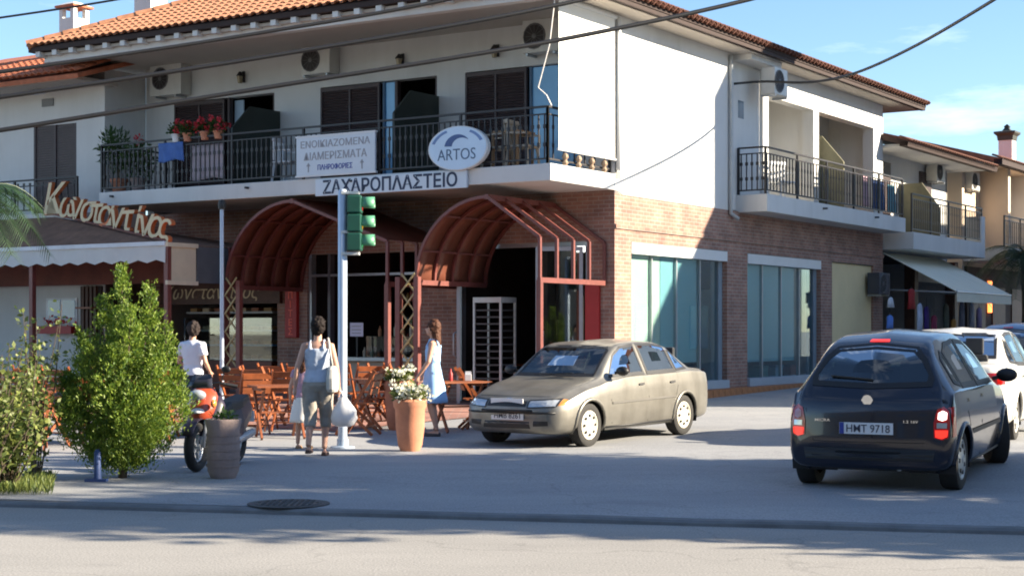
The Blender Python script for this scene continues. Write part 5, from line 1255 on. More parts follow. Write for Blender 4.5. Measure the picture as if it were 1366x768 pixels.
# ---------------------------------------------------------------- traffic light and thin pole
tb = G(457, 597); TL = thing('traffic_light', 'green traffic light head on a pale grey pole beside the walking woman', 'traffic light', tb)
POLE = M('galvanised', (.42, .50, .60), .42, .06, 6, metal=.3)
ptop = EYE+(HORIZON-256)*tb.y/FPX-tb.z
MB().lathe([(.06, 0), (.06, ptop), (.045, ptop+.03), (.005, ptop+.04)], 16).build('pole', POLE, TL, smooth='auto'); MB().lathe([(.16, 0), (.16, .02), (.075, .03), (.075, .12)], 16).build('base_flange', POLE, TL, smooth='auto')
hz0 = EYE+(HORIZON-338)*tb.y/FPX-tb.z; GRN = M('signal_green', (.012, .075, .05), .4, .15, 6); GRNL = M('visor_green', (.07, .24, .14), .45, .12, 6)
for i in range(3):
    z = hz0+.03+i*.245
    sec = box_part('signal_section', GRN, TL, .065, -.12, z, .255, .10, z+.235, bevel=.02)
    MB().loft([[(.255+.0, -.01+.085*math.cos(2*math.pi*k/20), z+.12+.085*math.sin(2*math.pi*k/20)) for k in range(20)], [(.262, -.01+.085*math.cos(2*math.pi*k/20), z+.12+.085*math.sin(2*math.pi*k/20)) for k in range(20)]]).build('lens', M('lens_%d' % i, ((.02, .2, .08), (.3, .18, .02), (.3, .02, .02))[i], .2), sec)
    vz = MB(); vz.loft([[(x_, -.01+.098*math.cos(t), z+.12+.098*math.sin(t)) for t in [math.pi*(-.15+1.3*k/16) for k in range(17)]] for x_ in (.25, .25+.17)], cap=False, closed=False)
    vo = vz.build('visor', GRNL, sec, smooth=True, fix=False); vo.modifiers.new('s', 'SOLIDIFY').thickness = .008
for z in (hz0-.02, hz0+.26, hz0+.77): box_part('clamp', M('clamp_white', (.6, .62, .6), .5), TL, -.01, -.075, z, .22, .075, z+.035)
tp_ = W(fx(296, -4.5), -4.5); sp = thing('slim_pole', 'slim grey metal pole with a dark cap left of the wider canopy', 'pole', (tp_.x, tp_.y, gz(tp_.x, tp_.y)))
ht = EYE+(HORIZON-272)*tp_.y/FPX-gz(tp_.x, tp_.y)
MB().lathe([(.04, 0), (.035, ht)], 10).build('shaft', POLE, sp, smooth='auto'); MB().lathe([(.06, ht-.1), (.075, ht-.02), (.06, ht+.06), (.01, ht+.08)], 10).build('cap', BLACK, sp, smooth='auto')

# ---------------------------------------------------------------- folding wooden chairs and tables
def chair_proto():
    c = thing('folding_chair', '', 'chair')
    for i in range(5): box_part('seat_slat', CHAIRW, c, -.2, -.2+i*.085, .435, .2, -.2+i*.085+.07, .455)
    for i in range(3):
        M_ = Matrix.Translation((0, .235+i*.028, .62+i*.105)) @ Matrix.Rotation(R(-14), 4, 'X'); MB().box(-.2, -.009, -.042, .2, .009, .042, M_).build('back_slat', CHAIRW, c)
    for s_ in (-1, 1):
        MB().bar((s_*.215, -.26, .0), (s_*.215, .33, .92), .022, .045).build('back_leg', CHAIRW, c)
        MB().bar((s_*.185, .28, .0), (s_*.185, -.2, .44), .022, .042).build('front_leg', CHAIRW, c)
    MB().bar((-.2, -.15, .17), (.2, -.15, .17), .02, .02).build('rung', CHAIRW, c); MB().bar((-.18, .2, .12), (.18, .2, .12), .02, .02).build('rung', CHAIRW, c)
    return c
CH0 = chair_proto(); used = [False]
def chair(px, py, rz, label):
    p = G(px, py); c = CH0 if not used[0] else copy_tree(CH0); used[0] = True
    if c is not CH0:
        for k in ('label', 'category', 'group'): c[k] = ''
    tag(c, label, 'chair', 'wooden folding chairs on the patio'); c.location = p+Vector((0, 0, .012)); c.rotation_euler = (0, 0, rz); return c
def table_proto():
    t_ = thing('patio_table', '', 'table')
    for i in range(7): box_part('top_slat', TABLEW, t_, -.38, -.38+i*.11, .71, .38, -.38+i*.11+.1, .735)
    for s_ in (-1, 1):
        MB().bar((s_*.3, -.3, 0), (s_*.3, .3, .71), .03, .05).build('cross_leg', TABLEW, t_); MB().bar((s_*.265, .3, 0), (s_*.265, -.3, .71), .03, .05).build('cross_leg', TABLEW, t_)
        box_part('apron', TABLEW, t_, s_*.3-.015, -.34, .66, s_*.3+.015, .34, .71)
    MB().bar((-.3, 0, .355), (.3, 0, .355), .025, .025).build('stretcher', TABLEW, t_); return t_
TB0 = table_proto(); usedt = [False]
def table(px, py, rz, label):
    p = G(px, py); t_ = TB0 if not usedt[0] else copy_tree(TB0); usedt[0] = True
    tag(t_, label, 'table', 'wooden folding tables on the patio'); t_.location = p+Vector((0, 0, .012)); t_.rotation_euler = (0, 0, rz); return t_
for px, py, a, lab in ((338, 578, 200, 'sunlit folding chair right of the scooter, front one of the left group'), (352, 569, 150, 'sunlit orange folding chair with its back to the brick pier, behind the front chair'), (384, 574, 175, 'folding chair just left of the walking woman in grey'), (372, 560, 160, 'folding chair behind the left patio table, under the red upright sign'),
                       (478, 580, 255, 'folding chair right of the traffic light pole, turned edge on'), (498, 572, 240, 'orange folding chair between the pole and the flower pots'), (488, 560, 200, 'folding chair at the far side of the middle table'),
                       (58, 596, 150, 'folding chair behind the dry shrub at the left edge'), (86, 570, 170, 'orange backed folding chair under the awning left of the conifer'), (118, 590, 190, 'folding chair half hidden by the conifer, left side'), (208, 584, 160, 'folding chair between the conifer and the man in white'), (230, 572, 200, 'folding chair beside the standing man, under the awning'), (20, 572, 170, 'folding chair at the far left under the awning'),
                       (318, 566, 165, 'folding chair behind the scooter, by the left lattice column'), (402, 562, 185, 'folding chair at the back, directly behind the woman in khaki'), (520, 560, 150, 'folding chair nearest the lattice column between the canopies'), (456, 562, 170, 'folding chair behind the traffic light pole'), (150, 572, 175, 'folding chair behind the conifer, half seen through it'), (42, 566, 185, 'folding chair behind the left edge table, farther back'), (638, 572, 100, 'folding chair tucked beside the front of the beige saloon')):
    chair(px, py, R(a), lab)
for px, py, a, lab in ((372, 584, 20, 'wooden table among the sunlit chairs left of the walking woman'), (512, 570, 30, 'wooden table behind the white flower pots'), (612, 575, 25, 'dark red table right of the woman in the blue dress'), (80, 592, 15, 'wooden table left of the conifer behind the dry shrub'), (190, 592, 25, 'wooden table behind the conifer'), (30, 600, 10, 'wooden table at the left edge of the patio')):
    table(px, py, R(a), lab)
tbp = G(612, 575)
for dx, lab in ((-.12, 'small red sauce bottle on the dark red table'), (.14, 'small white napkin holder on the dark red table')):
    o = thing('table_item', lab, 'tableware', tbp+Vector((dx, 0, .75)))
    if dx < 0: MB().lathe([(.03, 0), (.032, .1), (.012, .14), (.012, .18)], 10).build('bottle', RED, o, smooth='auto')
    else: box_part('holder', WHITEP, o, -.05, -.03, 0, .05, .03, .1, bevel=.005); box_part('napkins', PLATE, o, -.045, -.012, .1, .045, .012, .14)

# ---------------------------------------------------------------- pots with white flowers, grey planter
def terracotta(px, py, h, r, label, seed):
    random.seed(seed); p = thing('terracotta_planter', label, 'plant pot', G(px, py), 0, 'terracotta planters with white flowers')
    MB().lathe([(r*.62, 0), (r*.78, h*.12), (r*.92, h*.45), (r*.95, h*.8), (r*1.06, h*.86), (r*1.08, h*.96), (r*.98, h), (r*.88, h*.93), (r*.05, h*.92)], 20).build('pot', TERRA, p, smooth='auto')
    m = MB(); leaves_ball(m, (0, 0, h+.05), r*1.05, 380, .09, .45, .5); m.build('leaves', LEAF_D, p, kind='stuff', fix=False)
    m = MB()
    for k in range(26):
        a = random.uniform(0, 6.28); d = r*1.25*random.random()**.5; leaves_ball(m, (d*math.cos(a), d*math.sin(a), h+.06+random.uniform(-.1, .1)*(1 if d < r else 1.4)), .045, 16, .045, 1, 1)
    m.build('white_blooms', PETAL_W, p, kind='stuff', fix=False)
terracotta(547, 601, .66, .20, 'tall terracotta planter of white flowers, the nearer of the pair', 3); terracotta(530, 573, .74, .20, 'terracotta planter of white flowers behind the nearer one', 5)
gp = thing('grey_planter', 'round grey stone planter standing in front of the scooter', 'plant pot', G(298, 637))
MB().lathe([(.13, 0), (.165, .08), (.175, .3), (.17, .5), (.19, .58), (.19, .62), (.165, .62), (.15, .55), (.01, .54)], 22).build('pot', STONEP, gp, smooth='auto')
for z in (.12, .2, .28, .36, .44): MB().loft([[((.177+.006*math.sin(q))*math.cos(2*math.pi*k/22), (.177+.006*math.sin(q))*math.sin(2*math.pi*k/22), z+.012*q) for k in range(22)] for q in (0, 1, 2)], cap=False).build('ridge', STONEP, gp, smooth=True)
m = MB(); leaves_ball(m, (0, 0, .63), .13, 60, .07, .5); m.build('sprigs', LEAF, gp, kind='stuff', fix=False)

# ---------------------------------------------------------------- scooter, front towards the camera
sp_ = G(262, 629); SC = thing('scooter', 'dark motor scooter with orange red fairing parked behind the grey planter', 'scooter', sp_, R(-11))
SRED = M('scooter_red', (.42, .07, .03), .3, .08, 6, coat=.6); SWH = M('scooter_white', (.6, .64, .68), .35, .05, 6, coat=.4); SPUR = M('scooter_dark', (.028, .02, .035), .4, .1, 6)
SC.scale = (.93, .93, .93)
# local -y is forward
def mwheel(y, r, nm):
    e = bpy.data.objects.new(nm, None); COL.objects.link(e); e.parent = SC; e.location = (0, y, r); e.empty_display_size = .1
    MB().tube([(0, (r-.06)*math.cos(t), (r-.06)*math.sin(t)) for t in [2*math.pi*k/28 for k in range(29)]], .062, 10).build('tyre', RUBBER, e, smooth=True)
    MB().tube([(0, (r-.12)*math.cos(t), (r-.12)*math.sin(t)) for t in [2*math.pi*k/24 for k in range(25)]], .022, 8).build('rim', ALU, e, smooth=True)
    sp2 = MB()
    for k in range(5): a = 2*math.pi*k/5; sp2.bar((0, 0, 0), (0, (r-.12)*math.cos(a), (r-.12)*math.sin(a)), .03, .03, up=(1, 0, 0))
    sp2.cyl((-.06, 0, 0), (.06, 0, 0), .04); sp2.build('spokes', ALU, e)
mwheel(0, .29, 'front_wheel'); mwheel(1.28, .29, 'rear_wheel')
for s_ in (-1, 1): MB().tube([(s_*.085, 0, .29), (s_*.085, .10, .62), (s_*.05, .2, .95)], .024, 8).build('fork_leg', ALU, SC, smooth=True)
MB().loft([[(x_, .34*math.cos(a), .29+.34*math.sin(a)) for a in [math.pi*(.1+.75*k/12) for k in range(13)]] for x_ in (-.075, -.04, .04, .075)], cap=False, closed=False).build('mudguard', SPUR, SC, smooth=True, fix=False).modifiers.new('s', 'SOLIDIFY').thickness = .012
def shield(sx_, y0, z0, z1, w0, w1, mat, nm):
    m = MB(); m.loft([[(sx_+w*math.sin(a), y0+.16*q+.16*(1-math.cos(a)), z0+(z1-z0)*q) for a in [R(-75+150*k/10) for k in range(11)]] for q, w in ((0, w0), (.35, (w0+w1)*.55), (.7, w1*1.05), (1, w1*.7))], cap=False, closed=False)
    o = m.build(nm, mat, SC, smooth=True, fix=False); o.modifiers.new('s', 'SOLIDIFY').thickness = .02; return o
shield(0, .05, .42, .92, .17, .25, SPUR, 'leg_shield'); shield(0, -.01, .62, .98, .15, .18, SRED, 'front_fairing'); shield(0, -.03, .70, .80, .10, .10, SWH, 'white_stripe')
MB().ball((0, .03, .90), .11, .07, .065).build('headlight', LAMPG, SC, smooth=True)
MB().loft([[(x_*(1-.3*q), .10+.10*q, .98+.16*q) for x_ in (-.16, -.08, 0, .08, .16)] for q in (0, .5, 1)], cap=False, closed=False).build('windscreen', M('smoked_screen', (.03, .03, .04), .1), SC, smooth=True, fix=False).modifiers.new('s', 'SOLIDIFY').thickness = .01
hb = MB().tube([(-.36, .30, 1.0), (-.2, .22, 1.04), (0, .2, 1.0), (.2, .22, 1.04), (.36, .30, 1.0)], .016, 8).build('handlebar', BLACK, SC, smooth=True)
for s_ in (-1, 1):
    MB().cyl((s_*.27, .255, 1.02), (s_*.39, .315, .995), .022).build('grip', BLACK, hb); MB().tube([(s_*.22, .22, 1.04), (s_*.27, .2, 1.18)], .008, 6).build('mirror_stem', BLACK, hb)
    MB().ball((s_*.29, .2, 1.2), .06, .02, .042).build('mirror', BLACK, hb, smooth=True)
    MB().ball((s_*.19, .06, .80), .035, .05, .05).build('indicator', M('amber_lens', (.6, .22, .05), .2), SC, smooth=True)
MB().loft([[(x_*w, y_, z_) for x_, z_ in ((-1, z0), (-1.1, (z0+z1)/2), (-.8, z1), (.8, z1), (1.1, (z0+z1)/2), (1, z0))] for y_, w, z0, z1 in ((.3, .12, .26, .34), (.55, .15, .25, .36), (.68, .16, .26, .62), (1.1, .17, .36, .72), (1.55, .11, .55, .80), (1.66, .05, .66, .78))]).build('body', SPUR, SC, bevel=.02)
MB().loft([[(x_*w, y_, z_) for x_, z_ in ((-1, z0), (-.9, z1), (.9, z1), (1, z0))] for y_, w, z0, z1 in ((.62, .10, .62, .70), (.8, .15, .66, .79), (1.15, .16, .70, .80), (1.5, .11, .78, .86))]).build('seat', BLACK, SC, bevel=.025)
MB().cyl((.14, .9, .3), (.16, 1.45, .38), .05).build('exhaust', ALU, SC)
MB().tube([(-.1, .75, .3), (-.22, .72, .0)], .012, 6).build('side_stand', BLACK, SC)
box_part('number_plate', PLATE, SC, -.1, 1.67, .5, .1, 1.68, .64)

# ---------------------------------------------------------------- people
SKIN = M('skin', (.52, .29, .20), .55, .06, 5)
HAIR_D = M('dark_hair', (.012, .008, .007), .75, .3, 30, spec=.2); HAIR_B = M('brown_hair', (.075, .03, .016), .7, .3, 30, spec=.25)
def limb(m, pts, rs, n=10): m.tube(pts, rs, n)
WRK = bpy.data.textures.new('folds', 'CLOUDS'); WRK.noise_scale = .07
WRH = bpy.data.textures.new('locks', 'CLOUDS'); WRH.noise_scale = .025
def remesh(o, v=.011, it=5):
    r = o.modifiers.new('r', 'REMESH'); r.mode = 'VOXEL'; r.voxel_size = v; r.use_smooth_shade = True
    s_ = o.modifiers.new('sm', 'SMOOTH'); s_.factor = .5; s_.iterations = it
    if o.name.split('.')[0] in ('top', 'trousers', 'skirt', 'hair'):
        d_ = o.modifiers.new('d', 'DISPLACE'); d_.texture = WRH if o.name.startswith('hair') else WRK; d_.strength = .04 if o.name.startswith('hair') else .022; d_.mid_level = .5; d_.texture_coords = 'LOCAL'
def ell_loft(m, rings, n=16): m.loft([[(cx+rx*math.cos(2*math.pi*k/n), cy+ry*math.sin(2*math.pi*k/n), z) for k in range(n)] for cx, cy, z, rx, ry in rings])
def hand(m, wr, d, side, s=1.0):
    d = Vector(d).normalized(); u = Vector((side, 0, 0)); u = (u-d*u.dot(d)).normalized(); f = d.cross(u)
    p = Vector(wr); m.tube([p, p+d*.04*s, p+d*.085*s], [.024*s, .03*s, .028*s], 8)
    for k, L_ in enumerate((.065, .075, .07, .055)):
        a = p+d*.08*s+f*(k-1.5)*.017*s; m.tube([a, a+d*L_*.5*s-u*.004, a+d*L_*s-u*.02*s], [.0095*s, .009*s, .007*s], 6)
    a = p+d*.03*s-f*.025*s; m.tube([a, a+(d-f*.7)*.04*s, a+(d*1.3-f*.6)*.06*s], [.011*s, .010*s, .008*s], 6)
def person(label, loc, rz, H, legs, arms, head_turn=0, build=1.0, shirt=None, bottom=None, hair=HAIR_D, hair_long=False, shoes=None, lean=0):
    """local -y is forward; legs/arms given as dicts of joint offsets at 1.70 m scale"""
    k = H/1.70; p = thing('person', label, 'person', loc, rz); p.scale = (k, k, k)
    m = MB()
    hip = 0.90
    ell_loft(m, [(0, .01, .84, .10*build, .085), (0, .012, .90, .165*build, .115), (0, .0, .98, .15*build, .105), (0, -.005, 1.08, .128*build, .092), (0, -.005, 1.20, .145*build, .10), (0, 0, 1.32, .155*build, .105), (0, .005, 1.39, .135*build, .085), (0, .005, 1.44, .09, .06)])
    m.tube([(0, .01, 1.40), (0, .0, 1.50), (0, -.015, 1.55)], [.06, .05, .05], 12)
    ct_, st_ = math.cos(head_turn), math.sin(head_turn)
    def hd(x, y, z): return Vector((x*ct_-y*st_, x*st_+y*ct_-.015, z))
    Mh = Matrix.Rotation(head_turn, 3, 'Z')
    m.ball(hd(0, .01, 1.615), .078, .098, .108, 14, 10, Mh); m.ball(hd(0, -.035, 1.555), .052, .06, .055, 10, 7, Mh)
    m.ball(hd(0, -.098, 1.60), .013, .022, .022, 8, 6, Mh)
    for s_ in (-1, 1): m.ball(hd(s_*.078, .015, 1.605), .012, .022, .03, 8, 6, Mh)
    for s_ in (-1, 1):
        kn, an = legs[s_]
        hp = Vector((s_*.088*build, .01, .90)); kn, an = Vector(kn), Vector(an)
        m.tube([hp, hp.lerp(kn, .45), kn, kn.lerp(an, .3), kn.lerp(an, .7), an], [.092*build, .08*build, .054, .055, .04, .036], 12)
        m.tube([an+Vector((0, .035, -.05)), an+Vector((0, -.06, -.055)), an+Vector((0, -.16, -.065))], [.034, .036, .022], 10)
        el, wr = arms[s_]; shd = Vector((s_*.152*build, .005, 1.38)); el, wr = Vector(el), Vector(wr)
        m.tube([Vector((s_*.10, .005, 1.39)), shd, shd.lerp(el, .5), el, el.lerp(wr, .4), wr], [.05, .054, .045, .037, .036, .025], 10)
        hand(m, wr, wr-el+Vector((0, -.02, -.1)), s_)
    body = m.build('body', SKIN, p); remesh(body)
    for s_ in (-1, 1): MB().ball(hd(s_*.03, -.082, 1.625), .011, .008, .008, 8, 6).build('eye', BLACK, p)
    MB().ball(hd(0, -.09, 1.56), .022, .008, .006, 8, 6).build('mouth', M('lips', (.35, .10, .09), .5), p)
    # hair
    hm = MB(); hm.ball(hd(0, .022, 1.64), .09, .105, .10, 16, 10, Mh)
    random.seed(len(label))
    for _ in range(60):
        a_ = random.uniform(0, 6.28); e_ = random.uniform(-.5, 1.5)
        if math.sin(a_) > -.55 or e_ > .9: hm.ball(hd(.088*math.cos(a_)*math.cos(e_), .022+.102*math.sin(a_)*math.cos(e_), 1.635+.098*math.sin(e_)), random.uniform(.018, .032), None, None, 6, 5)
    if hair_long:
        hm.loft([[hd(rx*math.cos(t), .05+ry*math.sin(t)+yo, z) for t in [2*math.pi*q/14 for q in range(14)]] for z, rx, ry, yo in ((1.66, .09, .08, 0), (1.56, .10, .075, .0), (1.46, .105, .06, .02), (1.38, .085, .045, .035), (1.33, .04, .02, .04))])
    else: hm.ball(hd(0, .055, 1.58), .084, .066, .075, 12, 8, Mh)
    ho = hm.build('hair', hair, p); remesh(ho, .014, 6)
    if shoes:
        for s_ in (-1, 1):
            an = Vector(legs[s_][1]); sm = MB(); sm.loft([[an+Vector((x_*w, y_, z_)) for x_, z_ in ((-1, -.092), (-1, -.07), (-.7, -.045), (.7, -.045), (1, -.07), (1, -.092))] for y_, w in ((.06, .028), (.02, .038), (-.08, .046), (-.15, .04), (-.185, .02))]); sm.build('shoe', shoes, p, bevel=.008)
    if shirt: shirt(p, legs, arms, build)
    if bottom: bottom(p, legs, arms, build)
    return p
def tank_top(mat, z0=.92, sleeves=0, straps=True):
    def f(p, legs, arms, b):
        m = MB(); R_ = [(0, .01, z0, .178*b, .13), (0, .0, 1.0, .163*b, .118), (0, -.005, 1.08, .145*b, .108), (0, -.005, 1.20, .158*b, .116), (0, 0, 1.31, .172*b, .118)]
        if sleeves: R_ += [(0, .005, 1.40, .165*b, .1), (0, .005, 1.455, .085, .07)]
        else: R_ += [(0, .003, 1.345, .155*b, .108)]
        ell_loft(m, R_)
        for s_ in (-1, 1):
            if sleeves:
                el = Vector(arms[s_][0]); sh_ = Vector((s_*.165*b, .005, 1.385)); m.tube([Vector((s_*.08, .005, 1.39)), sh_, sh_.lerp(el, sleeves)], [.066, .07, .066], 10)
            elif straps: m.tube([(s_*.09, .10, 1.33), (s_*.085, .06, 1.445), (s_*.085, -.04, 1.445), (s_*.09, -.1, 1.33)], .018, 8)
        o = m.build('top', mat, p); remesh(o, .013, 4)
    return f
def trousers(mat, cut=.55):
    def f(p, legs, arms, b):
        m = MB(); ell_loft(m, [(0, .01, .80, .11*b, .10), (0, .012, .88, .182*b, .135), (0, .0, .97, .168*b, .122), (0, 0, 1.0, .160*b, .116)])
        for s_ in (-1, 1):
            hp = Vector((s_*.09*b, .01, .88)); kn, an = Vector(legs[s_][0]), Vector(legs[s_][1])
            pts = [hp, hp.lerp(kn, .5), kn]; rs = [.105*b, .095*b, .083]
            if cut > .5:
                q = (cut-.5)*2; pts += [kn.lerp(an, q)]; rs += [.08-.02*q]
            m.tube(pts, rs, 12)
        o = m.build('trousers', mat, p); remesh(o, .013, 4)
    return f
def skirt(mat, z0=.5, flare=.24, z1=1.0, ym=0):
    def f(p, legs, arms, b):
        m = MB(); n = 28
        def ring(q): 
            z = z1+(z0-z1)*q; rx = .15*b+(flare-.15*b)*q**.8; ry = .112+(flare*.85-.112)*q**.8
            return [(rx*(1+.06*q*math.sin(5*t))*math.cos(t), ry*(1+.06*q*math.sin(5*t))*math.sin(t)+ym*q, z) for t in [2*math.pi*i/n for i in range(n)]]
        m.loft([ring(q/8) for q in range(9)], cap=False); o = m.build('skirt', mat, p, smooth=True); o.modifiers.new('s', 'SOLIDIFY').thickness = .01
        d_ = o.modifiers.new('d', 'DISPLACE'); d_.texture = WRK; d_.strength = .02; d_.mid_level = .5; d_.texture_coords = 'LOCAL'
    return f
STAND = {-1: ((-.10, -.01, .48), (-.10, .02, .09)), 1: ((.10, -.02, .48), (.11, .0, .09))}
WALK = {-1: ((-.09, -.10, .49), (-.085, .02, .09)), 1: ((.09, .02, .48), (.09, .20, .13))}
ARMS = {-1: ((-.24, .03, 1.11), (-.26, -.03, .87)), 1: ((.24, .03, 1.11), (.26, -.03, .87))}
# woman in grey, seen from behind
GTOP = M('pale_blue_top', (.42, .48, .58), .8, .1, 10); KHAKI = M('khaki', (.30, .27, .23), .85, .1, 10)
wp1 = G(424, 607)
w1 = person('woman seen from behind in a pale blue top and khaki cropped trousers, carrying a bag', wp1, R(178), 1.66, WALK, {-1: ((-.235, .0, 1.10), (-.25, -.10, .86)), 1: ((.25, .06, 1.11), (.28, .06, .85))}, R(0), 1.06, tank_top(GTOP), trousers(KHAKI, .68), HAIR_D, False, M('brown_sandal', (.08, .04, .03), .6))
bgm = thing('shoulder_bag', 'pale grey shoulder bag on the right side of the woman in khaki', 'bag', wp1, R(178)); BAGM = M('pale_canvas_bag', (.48, .47, .43), .8, .1, 8)
MB().loft([[(-.19+.075*math.cos(t)*w, .06+.16*math.sin(t)*w, z) for t in [2*math.pi*k/14 for k in range(14)]] for z, w in ((.78, .75), (.82, 1), (.95, 1.02), (1.06, .8), (1.10, .5))]).build('pouch', BAGM, bgm, bevel=.01); MB().tube([(-.2, .12, 1.08), (-.17, .10, 1.25), (-.13, .02, 1.44), (-.15, -.08, 1.3), (-.2, -.02, 1.08)], .014, 6).build('strap', BAGM, bgm, smooth=True)
# carrier bag in her right hand and a girl ahead of her
pb = thing('carrier_bag', 'white plastic carrier bag in the right hand of the woman in khaki', 'bag', wp1, R(178)); PBM = M('white_polythene', (.72, .72, .73), .45, .06, 6, trans=.25)
random.seed(3)
MB().loft([[(-.33+rx*math.cos(t)*(1+.10*math.sin(5*t+z*20)), .05+ry*math.sin(t)*(1+.10*math.sin(4*t+z*15)), z) for t in [2*math.pi*k/18 for k in range(18)]] for z, rx, ry in ((.36, .08, .07), (.38, .13, .11), (.46, .16, .13), (.56, .14, .12), (.66, .08, .07), (.72, .03, .03))]).build('sack', PBM, pb, smooth=True)
MB().tube([(-.33, .05, .70), (-.30, .04, .78), (-.275, .04, .80)], .012, 6).build('handle', PBM, pb)
person('girl in a white skirt partly hidden in front of the woman in khaki', G(405, 598), R(170), 1.22, STAND, ARMS, R(-10), 1.0, tank_top(M('mauve_top', (.40, .25, .32), .8, .05), sleeves=.4), skirt(M('white_skirt', (.70, .67, .62), .8, .05), .48, .25), HAIR_B, True, M('sandal_tan', (.35, .2, .1), .7))
# woman in the blue dress, walking left
w2 = person('woman in a light blue summer dress walking past the flower pots', G(578, 581), R(-95), 1.62, {-1: ((-.08, -.06, .48), (-.08, .04, .09)), 1: ((.08, .0, .48), (.08, .06, .09))}, {-1: ((-.23, -.02, 1.12), (-.22, -.16, .92)), 1: ((.23, -.04, 1.12), (.20, -.20, .90))}, R(0), .95, tank_top(M('light_blue_dress', (.32, .52, .80), .8, .06)), skirt(MATS['light_blue_dress'], .50, .25), HAIR_B, True, M('dark_sandal', (.05, .04, .04), .6))
# man in white
person('man in a white T-shirt and dark trousers standing behind the scooter', G(257, 581), R(150), 1.60, STAND, {-1: ((-.25, .0, 1.12), (-.2, -.16, .98)), 1: ((.26, .02, 1.12), (.22, -.16, 1.0))}, R(40), 1.12, tank_top(M('white_tshirt', (.66, .68, .76), .85, .04), sleeves=.62), trousers(M('dark_denim', (.02, .025, .05), .85, .1), .97), M('greying_hair', (.03, .022, .02), .8, .3, 30, spec=.2), False, BLACK)
# ---------------------------------------------------------------- vegetation
random.seed(21)
cb = G(163, 637); CF = thing('conifer_shrub', 'bushy bright green conifer with several pointed tips near the kerb', 'tree', cb)
tips = [(0.0, 0, 2.24, .25), (.30, .05, 2.06, .20), (-.24, .06, 1.92, .22), (.50, -.02, 1.66, .20), (-.46, .02, 1.56, .21), (.14, -.22, 1.86, .22), (-.10, .25, 1.8, .22), (.30, .26, 1.5, .24), (-.32, -.22, 1.46, .22), (.40, -.25, 1.32, .22), (-.02, -.32, 1.4, .24), (.60, .14, 1.15, .19), (-.60, -.1, 1.1, .19), (.2, -.34, 1.0, .22), (-.48, -.26, .95, .2)]
MB().tube([(0, 0, -.05), (.02, .01, .3), (0, 0, 1.0), (.02, 0, 1.9)], [.05, .042, .035, .008], 8).build('trunk', BARK, CF, smooth=True)
lb = MB()
for x, y, h, r in tips: lb.tube([(x*.15, y*.15, .28), (x*.6, y*.6, .28+(h-.28)*.4), (x, y, h-.1)], [.02, .014, .004], 5)
lb.build('limb', BARK, CF, kind='stuff')
cr = MB()
for x, y, h, r in tips:
    for _ in range(int(165*r/.25)):
        q = random.random()**.85; z = .10+(h-.16)*q
        rad = r*min(1, (1-q)*1.7+.05)*min(1, .5+q*3)*(.55+.5*random.random()); a = random.uniform(0, 6.283); ax = .35+.65*min(1, q*1.6)
        c = Vector(((x*ax+rad*math.cos(a))*.92, y*ax+rad*math.sin(a), z)); up = Vector((math.cos(a)*.55+random.gauss(0, .25), math.sin(a)*.55+random.gauss(0, .25), 1)).normalized(); L_ = random.uniform(.10, .30)*(1-.35*q)
        for k in range(30):
            u = random.random(); sp_ = L_*.24*(1-u)+.008
            cr.leaf(c+up*L_*(u-.3)+Vector((random.gauss(0, sp_), random.gauss(0, sp_), random.gauss(0, sp_*.5))), random.uniform(.022, .05), .36, up+Vector((random.gauss(0, .5), random.gauss(0, .5), random.gauss(0, .3))))
cr.build('crown', LEAF_Y, CF, kind='stuff', fix=False)
# dry straggly shrub at the left edge
def straggle(px, py, h, spread, n, label, seed, mat=LEAF_D):
    random.seed(seed); t_ = thing('straggly_shrub', label, 'shrub', G(px, py)); st_ = MB(); lf = MB()
    for i in range(n):
        a = random.uniform(0, 6.28); s_ = spread*random.random()**.6; e = Vector((s_*math.cos(a), s_*.7*math.sin(a), h*random.uniform(.5, 1))); b = Vector((e.x*.15, e.y*.15, 0)); md = b.lerp(e, .5)+Vector((random.gauss(0, .05), random.gauss(0, .05), .06))
        st_.tube([b, md, e], [.010, .007, .003], 5)
        for k in range(60):
            q = random.uniform(.2, 1); p = (b.lerp(md, q*2) if q < .5 else md.lerp(e, q*2-1))+Vector((random.gauss(0, .05), random.gauss(0, .05), random.gauss(0, .05)))
            lf.leaf(p, random.uniform(.04, .085), .55, (random.gauss(0, 1), random.gauss(0, 1), random.gauss(.4, .7)))
    st_.build('stems', BARK, t_, kind='stuff'); lf.build('leaves', mat, t_, kind='stuff', fix=False)
straggle(8, 652, 1.45, .55, 46, 'yellowish green shrub at the left edge of the picture', 4); straggle(48, 640, 1.95, .28, 14, 'tall thin leafy shrub between the left edge and the conifer', 8); straggle(-30, 662, 1.3, .6, 26, 'straggly shrub just left of the picture edge', 11)
random.seed(31)
gr = MB()
for _ in range(2600):
    p = G(random.uniform(-60, 70), random.uniform(636, 660)); d = max(0, 1-abs(p.x+4.85)/1.2)
    if random.random() < d: gr.leaf(p, random.uniform(.05, .14), .14, (random.gauss(0, .35), random.gauss(0, .35), 1))
tag(gr.build('grass_tuft', LEAF_D, fix=False), 'short dry grass at the foot of the left edge shrubs', 'grass', kind='stuff')
bc = thing('blue_bollard', 'small blue painted post at the foot of the conifer', 'post', G(130, 642)); BLB = M('blue_post', (.02, .05, .16), .6, .15, 8)
MB().lathe([(.05, 0), (.04, .05), (.035, .30), (.02, .33)], 10).build('post', BLB, bc, smooth='auto'); box_part('foot', BLB, bc, -.12, -.05, 0, .1, .05, .03)
